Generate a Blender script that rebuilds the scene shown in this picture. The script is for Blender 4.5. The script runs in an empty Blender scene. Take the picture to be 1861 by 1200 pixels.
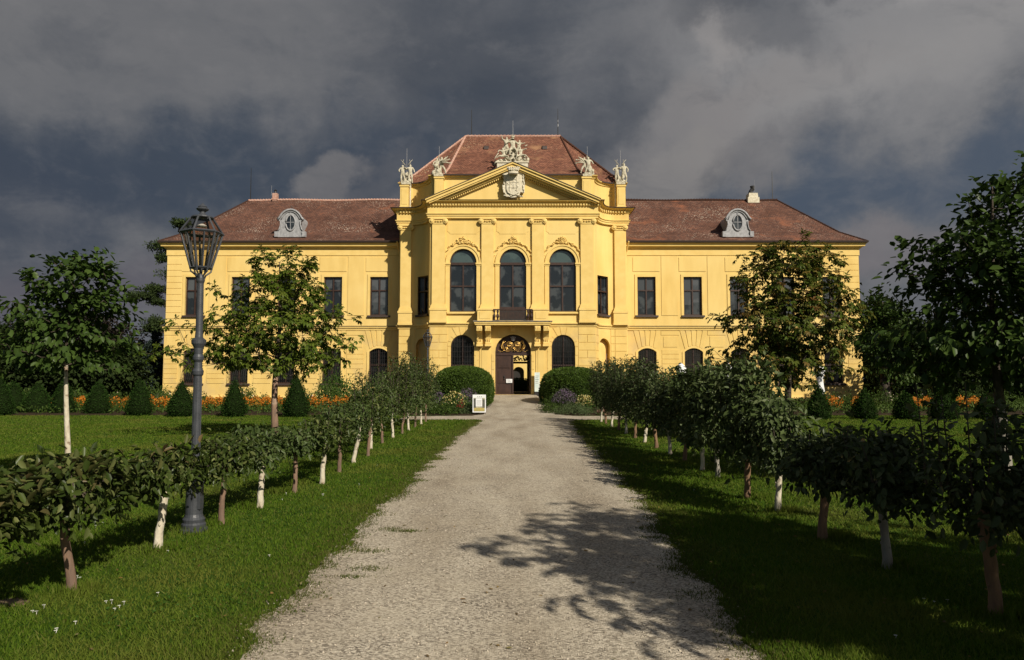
import bpy, bmesh, math, random
import numpy as np
from mathutils import Vector, Matrix
PI = math.pi
SC = bpy.context.scene
COL = SC.collection
random.seed(7)
RNG = np.random.default_rng(7)
# ------------------------------------------------------------------ camera
F = 1344.0; TH = math.atan(90/F); CX = 932.0; CAMZ = 1.6
cam_d = bpy.data.cameras.new('camera'); cam = bpy.data.objects.new('camera', cam_d); COL.objects.link(cam)
cam.location = (0, 0, CAMZ); cam.rotation_euler = (PI/2+TH, 0, math.atan(1.5/F))
cam_d.sensor_width = 36; cam_d.lens = 36*F/1861; cam_d.clip_end = 4000; cam_d.clip_start = 0.05
SC.camera = cam

def P(px, py, D):
    """real position on the vertical plane y=D that the photograph shows at this pixel (used to measure the place)"""
    a = px-CX; b = 600-py
    k = D/(F*math.cos(TH)-b*math.sin(TH))
    return a*k, CAMZ+(F*math.sin(TH)+b*math.cos(TH))*k
def X(px, py, D): return P(px, py, D)[0]
def Z(py, D): return P(CX, py, D)[1]

# ------------------------------------------------------------------ materials
def mat(name, c1, c2=None, scale=4.0, rough=0.85, bump=0.0, bscale=None, metal=0.0, spec=0.5, detail=6, lo=0.35, hi=0.65, c3=None, s3=0.6, lo3=.55, hi3=.7, stretch=(1,1,1), bdist=0.02):
    m = bpy.data.materials.new(name); m.use_nodes = True
    nt = m.node_tree; N = nt.nodes; L = nt.links
    b = N['Principled BSDF']
    b.inputs['Roughness'].default_value = rough; b.inputs['Metallic'].default_value = metal
    b.inputs['Specular IOR Level'].default_value = spec
    c1 = (*c1, 1); b.inputs['Base Color'].default_value = c1
    tc = N.new('ShaderNodeTexCoord'); mp = N.new('ShaderNodeMapping'); mp.inputs['Scale'].default_value = stretch
    L.new(tc.outputs['Object'], mp.inputs['Vector'])
    out = None
    if c2:
        n = N.new('ShaderNodeTexNoise'); n.inputs['Scale'].default_value = scale; n.inputs['Detail'].default_value = detail
        L.new(mp.outputs[0], n.inputs['Vector'])
        mr = N.new('ShaderNodeMapRange'); mr.inputs['From Min'].default_value = lo; mr.inputs['From Max'].default_value = hi
        L.new(n.outputs['Fac'], mr.inputs['Value'])
        mx = N.new('ShaderNodeMix'); mx.data_type = 'RGBA'
        mx.inputs[6].default_value = c1; mx.inputs[7].default_value = (*c2, 1)
        L.new(mr.outputs[0], mx.inputs[0]); out = mx.outputs[2]
        if c3:
            n3 = N.new('ShaderNodeTexNoise'); n3.inputs['Scale'].default_value = s3; n3.inputs['Detail'].default_value = 8
            L.new(tc.outputs['Object'], n3.inputs['Vector'])
            m3 = N.new('ShaderNodeMapRange'); m3.inputs['From Min'].default_value = lo3; m3.inputs['From Max'].default_value = hi3
            L.new(n3.outputs['Fac'], m3.inputs['Value'])
            x3 = N.new('ShaderNodeMix'); x3.data_type = 'RGBA'
            L.new(m3.outputs[0], x3.inputs[0]); L.new(out, x3.inputs[6]); x3.inputs[7].default_value = (*c3, 1); out = x3.outputs[2]
        L.new(out, b.inputs['Base Color'])
    if bump:
        nb = N.new('ShaderNodeTexNoise'); nb.inputs['Scale'].default_value = bscale or scale*4; nb.inputs['Detail'].default_value = 8
        L.new(mp.outputs[0], nb.inputs['Vector'])
        bp = N.new('ShaderNodeBump'); bp.inputs['Strength'].default_value = bump; bp.inputs['Distance'].default_value = bdist
        L.new(nb.outputs['Fac'], bp.inputs['Height']); L.new(bp.outputs[0], b.inputs['Normal'])
    return m

def leaf_mat(name, cols, rough=0.45, trans=0.25, big=None, spec=.14):
    """colour varies leaf by leaf (random per island) between the given colours"""
    m = bpy.data.materials.new(name); m.use_nodes = True
    nt = m.node_tree; N = nt.nodes; L = nt.links
    b = N['Principled BSDF']; b.inputs['Roughness'].default_value = rough; b.inputs['Specular IOR Level'].default_value = spec
    g = N.new('ShaderNodeNewGeometry'); cr = N.new('ShaderNodeValToRGB'); e = cr.color_ramp.elements
    while len(e) < len(cols): e.new(0.5)
    for i, c in enumerate(cols): e[i].position = i/(len(cols)-1); e[i].color = (*c, 1)
    L.new(g.outputs['Random Per Island'], cr.inputs[0]); col = cr.outputs[0]
    if big:
        tc = N.new('ShaderNodeTexCoord'); n = N.new('ShaderNodeTexNoise'); n.inputs['Scale'].default_value = big[0]; n.inputs['Detail'].default_value = 5
        L.new(tc.outputs['Object'], n.inputs['Vector'])
        mr = N.new('ShaderNodeMapRange'); mr.inputs['From Min'].default_value = big[2]; mr.inputs['From Max'].default_value = big[3]
        L.new(n.outputs['Fac'], mr.inputs['Value'])
        mx = N.new('ShaderNodeMix'); mx.data_type = 'RGBA'; L.new(mr.outputs[0], mx.inputs[0]); L.new(col, mx.inputs[6]); mx.inputs[7].default_value = (*big[1], 1)
        col = mx.outputs[2]
    L.new(col, b.inputs['Base Color'])
    if trans:
        t = N.new('ShaderNodeBsdfTranslucent'); L.new(col, t.inputs['Color'])
        ms = N.new('ShaderNodeMixShader'); ms.inputs[0].default_value = trans
        L.new(b.outputs[0], ms.inputs[1]); L.new(t.outputs[0], ms.inputs[2]); L.new(ms.outputs[0], N['Material Output'].inputs['Surface'])
    return m

YC = (.72, .515, .178)
M = {}
M['plaster'] = mat('yellow_plaster', YC, (.645, .445, .142), 1.6, .9, .15, 30, c3=(.76,.575,.23), s3=.22, lo3=.40, hi3=.8, stretch=(1,1,.22), spec=.2)
M['plaster_lo'] = mat('yellow_plaster_lower', (.70,.505,.175), (.635,.445,.145), 1.5, .9, .2, 24, c3=(.50,.37,.19), s3=.6, lo3=.54, hi3=.85, stretch=(1,1,.5), spec=.2)
M['trim'] = mat('yellow_trim', (.73,.53,.19), (.68,.48,.16), 2.2, .9, .1, 30, spec=.2)
M['wornstone'] = mat('worn_stone_cap', (.33,.29,.22), (.18,.15,.11), 5, .9, .3, spec=.2)
M['stone'] = mat('statue_stone', (.53,.485,.37), (.27,.235,.165), 7, .9, .5, 30, lo=.42, hi=.72, spec=.2)
M['crest'] = mat('crest_stone', (.66,.61,.48), (.50,.44,.32), 8, .9, .4, 30, spec=.2)
M['lead'] = mat('lead_sheet', (.34,.34,.35), (.22,.22,.23), 6, .6, .1, metal=.0)
M['wood'] = mat('brown_window_wood', (.045,.022,.016), (.028,.014,.010), 6, .5, spec=.4)
M['door'] = mat('brown_door_wood', (.050,.024,.016), (.034,.016,.011), 5, .45, .1, stretch=(1,1,.2))
M['iron'] = mat('wrought_iron', (.018,.016,.015), rough=.5)
M['gold'] = mat('gilding', (.80,.52,.16), (.55,.33,.09), 12, .32, metal=.85)
M['white'] = mat('white_canvas', (.75,.75,.74), (.65,.66,.66), 3, .8)
M['lampmetal'] = mat('lamp_grey_paint', (.050,.054,.062), (.035,.038,.044), 10, .45, .1, 60, spec=.5)
M['gutter'] = mat('gutter_brown', (.045,.028,.022), rough=.6)
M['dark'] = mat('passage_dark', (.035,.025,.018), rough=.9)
M['mortar'] = mat('ridge_mortar', (.50,.33,.26), (.34,.16,.11), 9, .9)
def glass(name, col, rough=.04, c2=None):
    m = mat(name, col, c2, 1.1, rough, spec=.65, lo=.48, hi=.56)
    return m
M['glass'] = glass('window_glass', (.010,.012,.014), c2=(.045,.050,.052))  # pale blotches in the colour stand in for cloud reflections
M['glass_lo'] = glass('ground_floor_glass', (.006,.007,.008), .1, c2=(.012,.013,.014))
M['blind'] = glass('lunette_glass', (.055,.080,.075), .08, c2=(.038,.056,.055))
M['curtain'] = glass('drawn_blind', (.048,.053,.057), .15, c2=(.075,.080,.084))
M['lampglass'] = bpy.data.materials.new('lantern_glass'); M['lampglass'].use_nodes = True
def _lg():
    nt = M['lampglass'].node_tree; N = nt.nodes; L = nt.links
    g = N.new('ShaderNodeBsdfGlossy'); g.inputs['Roughness'].default_value = .0; g.inputs['Color'].default_value = (.5,.5,.5,1)
    t = N.new('ShaderNodeBsdfTransparent'); t.inputs['Color'].default_value = (.80,.76,.70,1)
    x = N.new('ShaderNodeMixShader'); x.inputs[0].default_value = .07
    L.new(t.outputs[0], x.inputs[1]); L.new(g.outputs[0], x.inputs[2]); L.new(x.outputs[0], N['Material Output'].inputs['Surface'])
_lg()
def tile_mat(name, ca, cb, lichen, amt, spots=None):
    m = bpy.data.materials.new(name); m.use_nodes = True
    nt = m.node_tree; N = nt.nodes; L = nt.links; b = N['Principled BSDF']; b.inputs['Roughness'].default_value = .9; b.inputs['Specular IOR Level'].default_value = .2
    uv = N.new('ShaderNodeUVMap'); br = N.new('ShaderNodeTexBrick')
    br.inputs['Scale'].default_value = 1; br.inputs['Brick Width'].default_value = .19; br.inputs['Row Height'].default_value = .17
    br.inputs['Mortar Size'].default_value = .012; br.inputs['Mortar Smooth'].default_value = .3; br.inputs['Bias'].default_value = 0
    br.inputs['Color1'].default_value = (*ca, 1); br.inputs['Color2'].default_value = (*cb, 1); br.inputs['Mortar'].default_value = (ca[0]*.3, ca[1]*.3, ca[2]*.3, 1)
    L.new(uv.outputs[0], br.inputs['Vector'])
    n = N.new('ShaderNodeTexNoise'); n.inputs['Scale'].default_value = .7; n.inputs['Detail'].default_value = 6; L.new(uv.outputs[0], n.inputs['Vector'])
    mr = N.new('ShaderNodeMapRange'); mr.inputs['From Min'].default_value = .35; mr.inputs['From Max'].default_value = .7; L.new(n.outputs['Fac'], mr.inputs['Value'])
    mx = N.new('ShaderNodeMix'); mx.data_type = 'RGBA'; mx.blend_type = 'MULTIPLY'; L.new(mr.outputs[0], mx.inputs[0]); L.new(br.outputs['Color'], mx.inputs[6]); mx.inputs[7].default_value = (.62,.58,.56,1)
    # lichen spots
    v = N.new('ShaderNodeTexVoronoi'); v.inputs['Scale'].default_value = 8.5; L.new(uv.outputs[0], v.inputs['Vector'])
    n2 = N.new('ShaderNodeTexNoise'); n2.inputs['Scale'].default_value = .33; n2.inputs['Detail'].default_value = 5; L.new(uv.outputs[0], n2.inputs['Vector'])
    ma = N.new('ShaderNodeMath'); ma.operation = 'MULTIPLY_ADD'; L.new(n2.outputs['Fac'], ma.inputs[0]); ma.inputs[1].default_value = -.9; ma.inputs[2].default_value = amt
    ad = N.new('ShaderNodeMath'); ad.operation = 'ADD'; L.new(v.outputs['Distance'], ad.inputs[0]); L.new(ma.outputs[0], ad.inputs[1])
    lt = N.new('ShaderNodeMapRange'); lt.inputs['From Min'].default_value = .12; lt.inputs['From Max'].default_value = .05; L.new(ad.outputs[0], lt.inputs['Value'])
    m2 = N.new('ShaderNodeMix'); m2.data_type = 'RGBA'; L.new(lt.outputs[0], m2.inputs[0]); L.new(mx.outputs[2], m2.inputs[6]); m2.inputs[7].default_value = (*lichen, 1)
    out = m2.outputs[2]
    if spots:
        n4 = N.new('ShaderNodeTexNoise'); n4.inputs['Scale'].default_value = .5; n4.inputs['Detail'].default_value = 7; mp = N.new('ShaderNodeMapping'); mp.inputs['Location'].default_value = (3.3,8.1,0)
        L.new(uv.outputs[0], mp.inputs[0]); L.new(mp.outputs[0], n4.inputs['Vector'])
        r4 = N.new('ShaderNodeMapRange'); r4.inputs['From Min'].default_value = .60; r4.inputs['From Max'].default_value = .72; L.new(n4.outputs['Fac'], r4.inputs['Value'])
        m5 = N.new('ShaderNodeMix'); m5.data_type = 'RGBA'; L.new(r4.outputs[0], m5.inputs[0]); L.new(out, m5.inputs[6]); m5.inputs[7].default_value = (*spots, 1); out = m5.outputs[2]
    L.new(out, b.inputs['Base Color'])
    bp = N.new('ShaderNodeBump'); bp.inputs['Strength'].default_value = .6; bp.inputs['Distance'].default_value = .03; L.new(br.outputs['Fac'], bp.inputs['Height']); bp.invert = True
    L.new(bp.outputs[0], b.inputs['Normal'])
    return m
M['tile'] = tile_mat('wing_roof_tiles', (.180,.086,.058), (.100,.052,.040), (.36,.29,.23), .375, (.25,.095,.05))
M['tile_c'] = tile_mat('central_roof_tiles', (.27,.118,.074), (.150,.065,.044), (.38,.28,.17), .40, (.30,.16,.085))

# ------------------------------------------------------------------ mesh builder
class MB:
    def __init__(s): s.v = []; s.f = []; s.uv = None
    def add(s, vs, fs):
        n = len(s.v); s.v += [tuple(v) for v in vs]; s.f += [tuple(i+n for i in f) for f in fs]; return s
    def box(s, x0, x1, y0, y1, z0, z1):
        return s.add([(x0,y0,z0),(x1,y0,z0),(x1,y1,z0),(x0,y1,z0),(x0,y0,z1),(x1,y0,z1),(x1,y1,z1),(x0,y1,z1)],
              [(0,3,2,1),(4,5,6,7),(0,1,5,4),(1,2,6,5),(2,3,7,6),(3,0,4,7)])
    def tube(s, pts, rad, n=6, cap=True):
        pts = [Vector(p) for p in pts]
        if not hasattr(rad, '__len__'): rad = [rad]*len(pts)
        base = len(s.v); ref = Vector((0,0,1)) if abs((pts[-1]-pts[0]).normalized().z) < .9 else Vector((1,0,0))
        for i, p in enumerate(pts):
            t = (pts[min(i+1, len(pts)-1)]-pts[max(i-1, 0)]).normalized()
            u = t.cross(ref).normalized(); w = u.cross(t)
            for k in range(n):
                a = 2*PI*k/n; s.v.append(tuple(p+(u*math.cos(a)+w*math.sin(a))*rad[i]))
        for i in range(len(pts)-1):
            for k in range(n):
                a = base+i*n+k; b = base+i*n+(k+1) % n
                s.f.append((a, a+n, b+n, b))
        if cap:
            s.f.append(tuple(base+k for k in range(n))); s.f.append(tuple(base+(len(pts)-1)*n+n-1-k for k in range(n)))
        return s
    def lathe(s, prof, c=(0,0,0), n=20, sx=1, sy=1, a0=0):
        base = len(s.v)
        for r, z in prof:
            for k in range(n):
                a = a0+2*PI*k/n; s.v.append((c[0]+r*sx*math.cos(a), c[1]+r*sy*math.sin(a), c[2]+z))
        for i in range(len(prof)-1):
            for k in range(n):
                a = base+i*n+k; b = base+i*n+(k+1) % n
                s.f.append((a, b, b+n, a+n))
        s.f.append(tuple(base+n-1-k for k in range(n))); s.f.append(tuple(base+(len(prof)-1)*n+k for k in range(n)))
        return s
    def blob(s, c, r, sub=1, jit=.0, rot=None):
        bm = bmesh.new(); bmesh.ops.create_icosphere(bm, subdivisions=sub, radius=1)
        vs = []
        for v in bm.verts:
            q = Vector((v.co.x*r[0], v.co.y*r[1], v.co.z*r[2]))*(1+random.uniform(-jit, jit))
            if rot: q = rot @ q
            vs.append(q+Vector(c))
        fs = [tuple(v.index for v in f.verts) for f in bm.faces]; bm.free()
        return s.add(vs, fs)
    def poly_extrude(s, pts, y0, y1):
        """pts: (x,z) outline counter-clockwise seen from the front (-y); y0 front, y1 back"""
        n = len(pts)
        vs = [(x, y0, z) for x, z in pts]+[(x, y1, z) for x, z in pts]
        fs = [tuple(range(n)), tuple(range(2*n-1, n-1, -1))]+[(i, i+n, (i+1) % n+n, (i+1) % n) for i in range(n)]
        return s.add(vs, fs)
    def build(s, name, m, parent=None, smooth=False, bevel=0):
        me = bpy.data.meshes.new(name)
        o = (0,0,0)
        if parent is not None: o = parent['_o'] if '_o' in parent else ORI.get(parent.name, (0,0,0))
        me.from_pydata([(v[0]-o[0], v[1]-o[1], v[2]-o[2]) for v in s.v], [], s.f)
        me.materials.append(m)
        if smooth: me.shade_smooth()
        ob = bpy.data.objects.new(name, me); COL.objects.link(ob)
        if parent is not None: ob.parent = parent; ORI[ob.name] = o
        if bevel:
            md = ob.modifiers.new('bevel', 'BEVEL'); md.width = bevel; md.segments = 2; md.limit_method = 'ANGLE'
        return ob
ORI = {}
def tag(o, label=None, cat=None, group=None, kind=None):
    if label: o['label'] = label
    if cat: o['category'] = cat
    if group: o['group'] = group
    if kind: o['kind'] = kind
    return o
def thing(name, label, cat, loc, group=None, rz=0):
    o = bpy.data.objects.new(name, None); COL.objects.link(o); o.location = loc; o.empty_display_size = .3
    o.rotation_euler = (0,0,rz); ORI[o.name] = tuple(loc)
    return tag(o, label, cat, group)
def copy_tree(o, parent=None):
    c = o.copy(); COL.objects.link(c); ORI[c.name] = ORI.get(o.name, (0,0,0))
    if parent is not None: c.parent = parent
    for ch in list(o.children): copy_tree(ch, c)
    return c
def npmesh(name, V, nper, fpat, mt, parent=None, smooth=False):
    """V (N*nper,3); fpat: faces (lists of local indices, all same length) repeated per island"""
    V = np.asarray(V, dtype=np.float32).reshape(-1, 3); N = len(V)//nper
    o = (0,0,0)
    if parent is not None: o = ORI.get(parent.name, (0,0,0))
    V = V-np.array(o, dtype=np.float32)
    fp = np.array(fpat, dtype=np.int32); k = fp.shape[1]
    idx = (fp[None]+(np.arange(N, dtype=np.int32)*nper)[:, None, None]).reshape(-1)
    nf = N*fp.shape[0]
    me = bpy.data.meshes.new(name)
    me.vertices.add(len(V)); me.vertices.foreach_set('co', V.ravel())
    me.loops.add(len(idx)); me.loops.foreach_set('vertex_index', idx)
    me.polygons.add(nf); me.polygons.foreach_set('loop_start', np.arange(nf, dtype=np.int32)*k)
    me.update(calc_edges=True); me.materials.append(mt)
    if smooth: me.shade_smooth()
    ob = bpy.data.objects.new(name, me); COL.objects.link(ob)
    if parent is not None: ob.parent = parent; ORI[ob.name] = o
    return ob
def unit(a): return a/np.maximum(np.linalg.norm(a, axis=-1, keepdims=True), 1e-6)
def leaf_verts(pos, d, n, L, W, kind='kite', fold=.25, droop=.15):
    """leaves as small folded blades. kite: 4 verts, oval: 6 verts"""
    d = unit(d); s = unit(np.cross(d, n)); n = unit(np.cross(s, d))
    L = np.asarray(L).reshape(-1, 1)*np.ones((len(pos), 1)); W = np.asarray(W).reshape(-1, 1)*np.ones((len(pos), 1))
    if kind == 'kite':
        return np.stack([pos, pos+d*L*.6+s*W*.5+n*W*fold, pos+d*L-n*L*droop, pos+d*L*.6-s*W*.5+n*W*fold], 1).reshape(-1, 3)
    return np.stack([pos, pos+d*L*.3+s*W*.42+n*W*fold, pos+d*L*.68+s*W*.40+n*(W*fold-L*droop*.4), pos+d*L-n*L*droop,
                     pos+d*L*.68-s*W*.40+n*(W*fold-L*droop*.4), pos+d*L*.3-s*W*.42+n*W*fold], 1).reshape(-1, 3)
KITE = [[0,1,2],[0,2,3]]
OVAL = [[0,1,2,3],[0,3,4,5]]
def rdir(n, up=0.0):
    a = RNG.normal(size=(n, 3)); a = unit(a); a[:, 2] += up; return unit(a)
# ================================================================== PALACE
D1, D2, DW = 52.0, 54.3, 55.8
AX, AR = 7.5, 1.62
palace = thing('palace', 'long yellow baroque palace with red tiled roofs and pedimented centre block', 'palace', (0, D1, 0))
def part(mb, name, m, parent=palace, smooth=False, bevel=0):
    return mb.build(name, M[m] if isinstance(m, str) else m, parent, smooth, bevel)
def flat(D): return lambda u, z, o: (u, D-o, z)
def arc(sg):
    def f(u, z, o):
        t = u/3.0*PI/2; nx, ny = AR*math.cos(t), -2.3*math.sin(t); l = math.hypot(nx, ny)
        return (sg*(AX-AR*math.cos(t)+nx/l*o), D1+2.3*math.sin(t)+ny/l*o, z)
    return f
def sbox(mb, S, u0, u1, z0, z1, o0, o1, n=1):
    for i in range(n):
        a = u0+(u1-u0)*i/n; b = u0+(u1-u0)*(i+1)/n
        v = [S(a,z0,o1),S(b,z0,o1),S(b,z0,o0),S(a,z0,o0),S(a,z1,o1),S(b,z1,o1),S(b,z1,o0),S(a,z1,o0)]
        fs = [(0,3,2,1),(4,5,6,7),(0,1,5,4)]
        if o0 > .001: fs.append((2,3,7,6))
        if i == n-1: fs.append((1,2,6,5))
        if i == 0: fs.append((3,0,4,7))
        mb.add(v, fs)
def splate(mb, S, poly, o0, o1):
    n = len(poly); mb.add([S(u,z,o1) for u,z in poly]+[S(u,z,o0) for u,z in poly], [tuple(range(n))]+[(i, i+n, (i+1) % n+n, (i+1) % n) for i in range(n)])
def arch_pts(uc, w, zs, rise, n=14):
    if rise <= 0: return [(uc-w/2, zs), (uc+w/2, zs)]
    r = []
    for i in range(n+1):
        if rise > w*.35: a = PI-PI*i/n; r.append((uc+w/2*math.cos(a), zs+rise*math.sin(a)))
        else: q = -1+2*i/n; r.append((uc+w/2*q, zs+rise*(1-q*q)))
    return r
def wall(mb, S, u0, u1, z0, z1, ops, rec=.28, nu=1):
    """openings (uc,w,zb,zs,rise) cut into a wall with their reveals"""
    cols = sorted({round(o[0], 3) for o in ops}); cur = u0
    def quad(a, b, c, d, n=nu):
        if b-a < 1e-4 or d-c < 1e-4: return
        for i in range(n):
            p = a+(b-a)*i/n; q = a+(b-a)*(i+1)/n
            mb.add([S(p,c,0),S(q,c,0),S(q,d,0),S(p,d,0)], [(0,1,2,3)])
    for c in cols:
        col = sorted([o for o in ops if abs(o[0]-c) < .01], key=lambda o: o[2]); wm = max(o[1] for o in col)
        quad(cur, c-wm/2, z0, z1); zc = z0
        for (uc, w, zb, zs, rise) in col:
            zt = zs+rise+.06
            quad(uc-wm/2, uc+wm/2, zc, zb)
            if w < wm: quad(uc-wm/2, uc-w/2, zb, zt); quad(uc+w/2, uc+wm/2, zb, zt)
            A = arch_pts(uc, w, zs, rise)
            for p, q in zip(A[:-1], A[1:]):
                mb.add([S(p[0],p[1],0),S(q[0],q[1],0),S(q[0],zt,0),S(p[0],zt,0)], [(0,1,2,3)])
            ring = [(uc-w/2, zb)]+A+[(uc+w/2, zb)]
            for i in range(len(ring)):
                p, q = ring[i], ring[(i+1) % len(ring)]
                k = 4 if (nu > 1 and i == len(ring)-1) else 1
                for j in range(k):
                    a = (p[0]+(q[0]-p[0])*j/k, p[1]+(q[1]-p[1])*j/k); b = (p[0]+(q[0]-p[0])*(j+1)/k, p[1]+(q[1]-p[1])*(j+1)/k)
                    mb.add([S(a[0],a[1],0),S(b[0],b[1],0),S(b[0],b[1],-rec),S(a[0],a[1],-rec)], [(0,1,2,3)])
            zc = zt
        quad(c-wm/2, c+wm/2, zc, z1); cur = c+wm/2
    quad(cur, u1, z0, z1)
def window(S, uc, w, zb, zs, rise, bars=(), mull=True, glassm='glass', transom=None, lun=None, sill=True, surround=.2, grille=False, fw=.085, nu=1, segs=None):
    """frame mesh with pane / sill / surround / grille children"""
    f = MB(); A = arch_pts(uc, w, zs, rise); o0, o1 = -.26, -.13
    inner = arch_pts(uc, w-2*fw, zs, max(rise-fw, 0) if rise > 0 else 0)
    if rise <= 0: inner = [(uc-w/2+fw, zs-fw), (uc+w/2-fw, zs-fw)]
    ro = [(uc-w/2, zb)]+A+[(uc+w/2, zb)]; ri = [(uc-w/2+fw, zb+fw)]+inner+[(uc+w/2-fw, zb+fw)]
    n = len(ro)
    for i in range(n):
        j = (i+1) % n
        f.add([S(*ro[i],o1),S(*ro[j],o1),S(*ri[j],o1),S(*ri[i],o1),S(*ri[i],o0),S(*ri[j],o0)], [(0,1,2,3),(3,2,5,4)])
    top = zs+(transom is None and rise or 0)
    if mull: sbox(f, S, uc-.05, uc+.05, zb+fw, (transom or zs+rise)-fw*.5, o0, o1+.02)
    for b in bars: sbox(f, S, uc-w/2+fw*.5, uc+w/2-fw*.5, b-.05, b+.05, o0, o1+.012)
    if transom: sbox(f, S, uc-w/2+.02, uc+w/2-.02, transom-.09, transom+.09, o0, o1+.05)
    fr = part(f, 'window', 'wood')
    g = MB(); og = -.21
    k = 5 if nu > 1 else 1
    tz = transom if (transom and lun) else None
    for i in range(k):
        a = uc-w/2+w*i/k; b = uc-w/2+w*(i+1)/k; zz = tz or zs
        g.add([S(a,zb,og),S(b,zb,og),S(b,zz,og),S(a,zz,og)], [(0,1,2,3)])
    if not tz and rise > 0: g.add([S(p[0],p[1],og) for p in A], [tuple(range(len(A)))])
    part(g, 'pane', glassm, fr)
    if tz:
        g = MB(); g.add([S(uc-w/2,tz,og)]+[S(p[0],p[1],og) for p in A]+[S(uc+w/2,tz,og)], [tuple(range(len(A)+2))]); part(g, 'lunette', lun, fr)
    if sill:
        s = MB(); sbox(s, S, uc-w/2-.17, uc+w/2+.17, zb-.14, zb-.004, 0, .16, nu); part(s, 'sill', 'gutter' if S is not None and sill == 1 else 'trim', fr)
    if surround:
        s = MB(); sw = surround; Bo = arch_pts(uc, w+2*sw, zs, rise+sw if rise > 0 else 0)
        if rise <= 0: Bo = [(uc-w/2-sw, zs+sw), (uc+w/2+sw, zs+sw)]
        a = [(uc-w/2, zb)]+A+[(uc+w/2, zb)]; b = [(uc-w/2-sw, zb)]+Bo+[(uc+w/2+sw, zb)]
        for i in range(len(a)-1):
            p0, p1, q1, q0 = a[i], a[i+1], b[i+1], b[i]
            s.add([S(*p0,.05),S(*p1,.05),S(*q1,.05),S(*q0,.05),S(*q0,0),S(*q1,0),S(*p0,-.05),S(*p1,-.05)], [(0,1,2,3),(3,2,5,4),(0,6,7,1)])
        part(s, 'surround', 'trim', fr)
    if grille:
        s = MB(); zg = zs+rise
        def out(z):                       # the basket bellies out over the lower third
            q = max(0, 1-(z-zb)/((zg-zb)*.55)); return .04+.38*math.sin(min(1, q*1.25)*PI/2)*(1 if q < .85 else max(.0, (1-q)/.15))
        for i in range(9):
            u = uc-w/2+.07+(w-.14)*i/8
            zt = zg-.08-rise*((u-uc)/(w/2))**2
            s.tube([S(u, zb+(zt-zb)*j/9, out(zb+(zt-zb)*j/9)-.05) for j in range(10)], .011, 4)
        for j in range(9):
            z = zb+.1+(zs-zb-.15)*j/8; o = out(z)-.05
            s.tube([S(uc-w/2+.02, z, 0 if o < 0 else 0.0), S(uc-w/2+.06, z, o), S(uc+w/2-.06, z, o), S(uc+w/2-.02, z, 0)], .011, 4)
        part(s, 'grille', 'iron', fr)
    return fr
# levels (metres)
ZS = Z(594, DW); ZPB = Z(560.5, D1); ZCB, ZCT = Z(408, D1), Z(397.5, D1); ZFR = Z(389, D1); ZDN = Z(377, D1); ZCO = Z(364, D1-.55)
ZAT = Z(322, D1+.9); ZDR = Z(717.5, D1)
# --- plan polyline of the centre block, left to right
def arcpts(sg, n=10):
    return [(sg*(AX-AR*math.cos(i/n*PI/2)), D1+2.3*math.sin(i/n*PI/2)) for i in range(n+1)]
XE = 8.4
R_ = arcpts(1); L_ = [(-x, y) for x, y in reversed(R_)]
PLAN = [(-XE, DW+.6), (-XE, D2)]+L_+R_+[(XE, D2), (XE, DW+.6)]
def offset(plan, o):
    n = []
    for i in range(len(plan)-1):
        dx, dy = plan[i+1][0]-plan[i][0], plan[i+1][1]-plan[i][1]; l = math.hypot(dx, dy) or 1; n.append((dy/l, -dx/l))
    r = []
    for i, p in enumerate(plan):
        a = n[max(i-1, 0)]; b = n[min(i, len(n)-1)]; sx, sy = a[0]+b[0], a[1]+b[1]; l2 = (sx*sx+sy*sy)/2
        k = 1/max(l2, .5); r.append((p[0]+sx*k*o, p[1]+sy*k*o))
    return r
def sweep(mb, plan, prof):
    """prof: (out,z) open profile bottom to top"""
    rows = [[(x, y, z) for x, y in offset(plan, o)] for o, z in prof]; n = len(plan); base = len(mb.v)
    for r in rows: mb.v += r
    for k in range(len(rows)-1):
        for i in range(n-1):
            a = base+k*n+i; mb.f.append((a, a+1, a+n+1, a+n))
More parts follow.
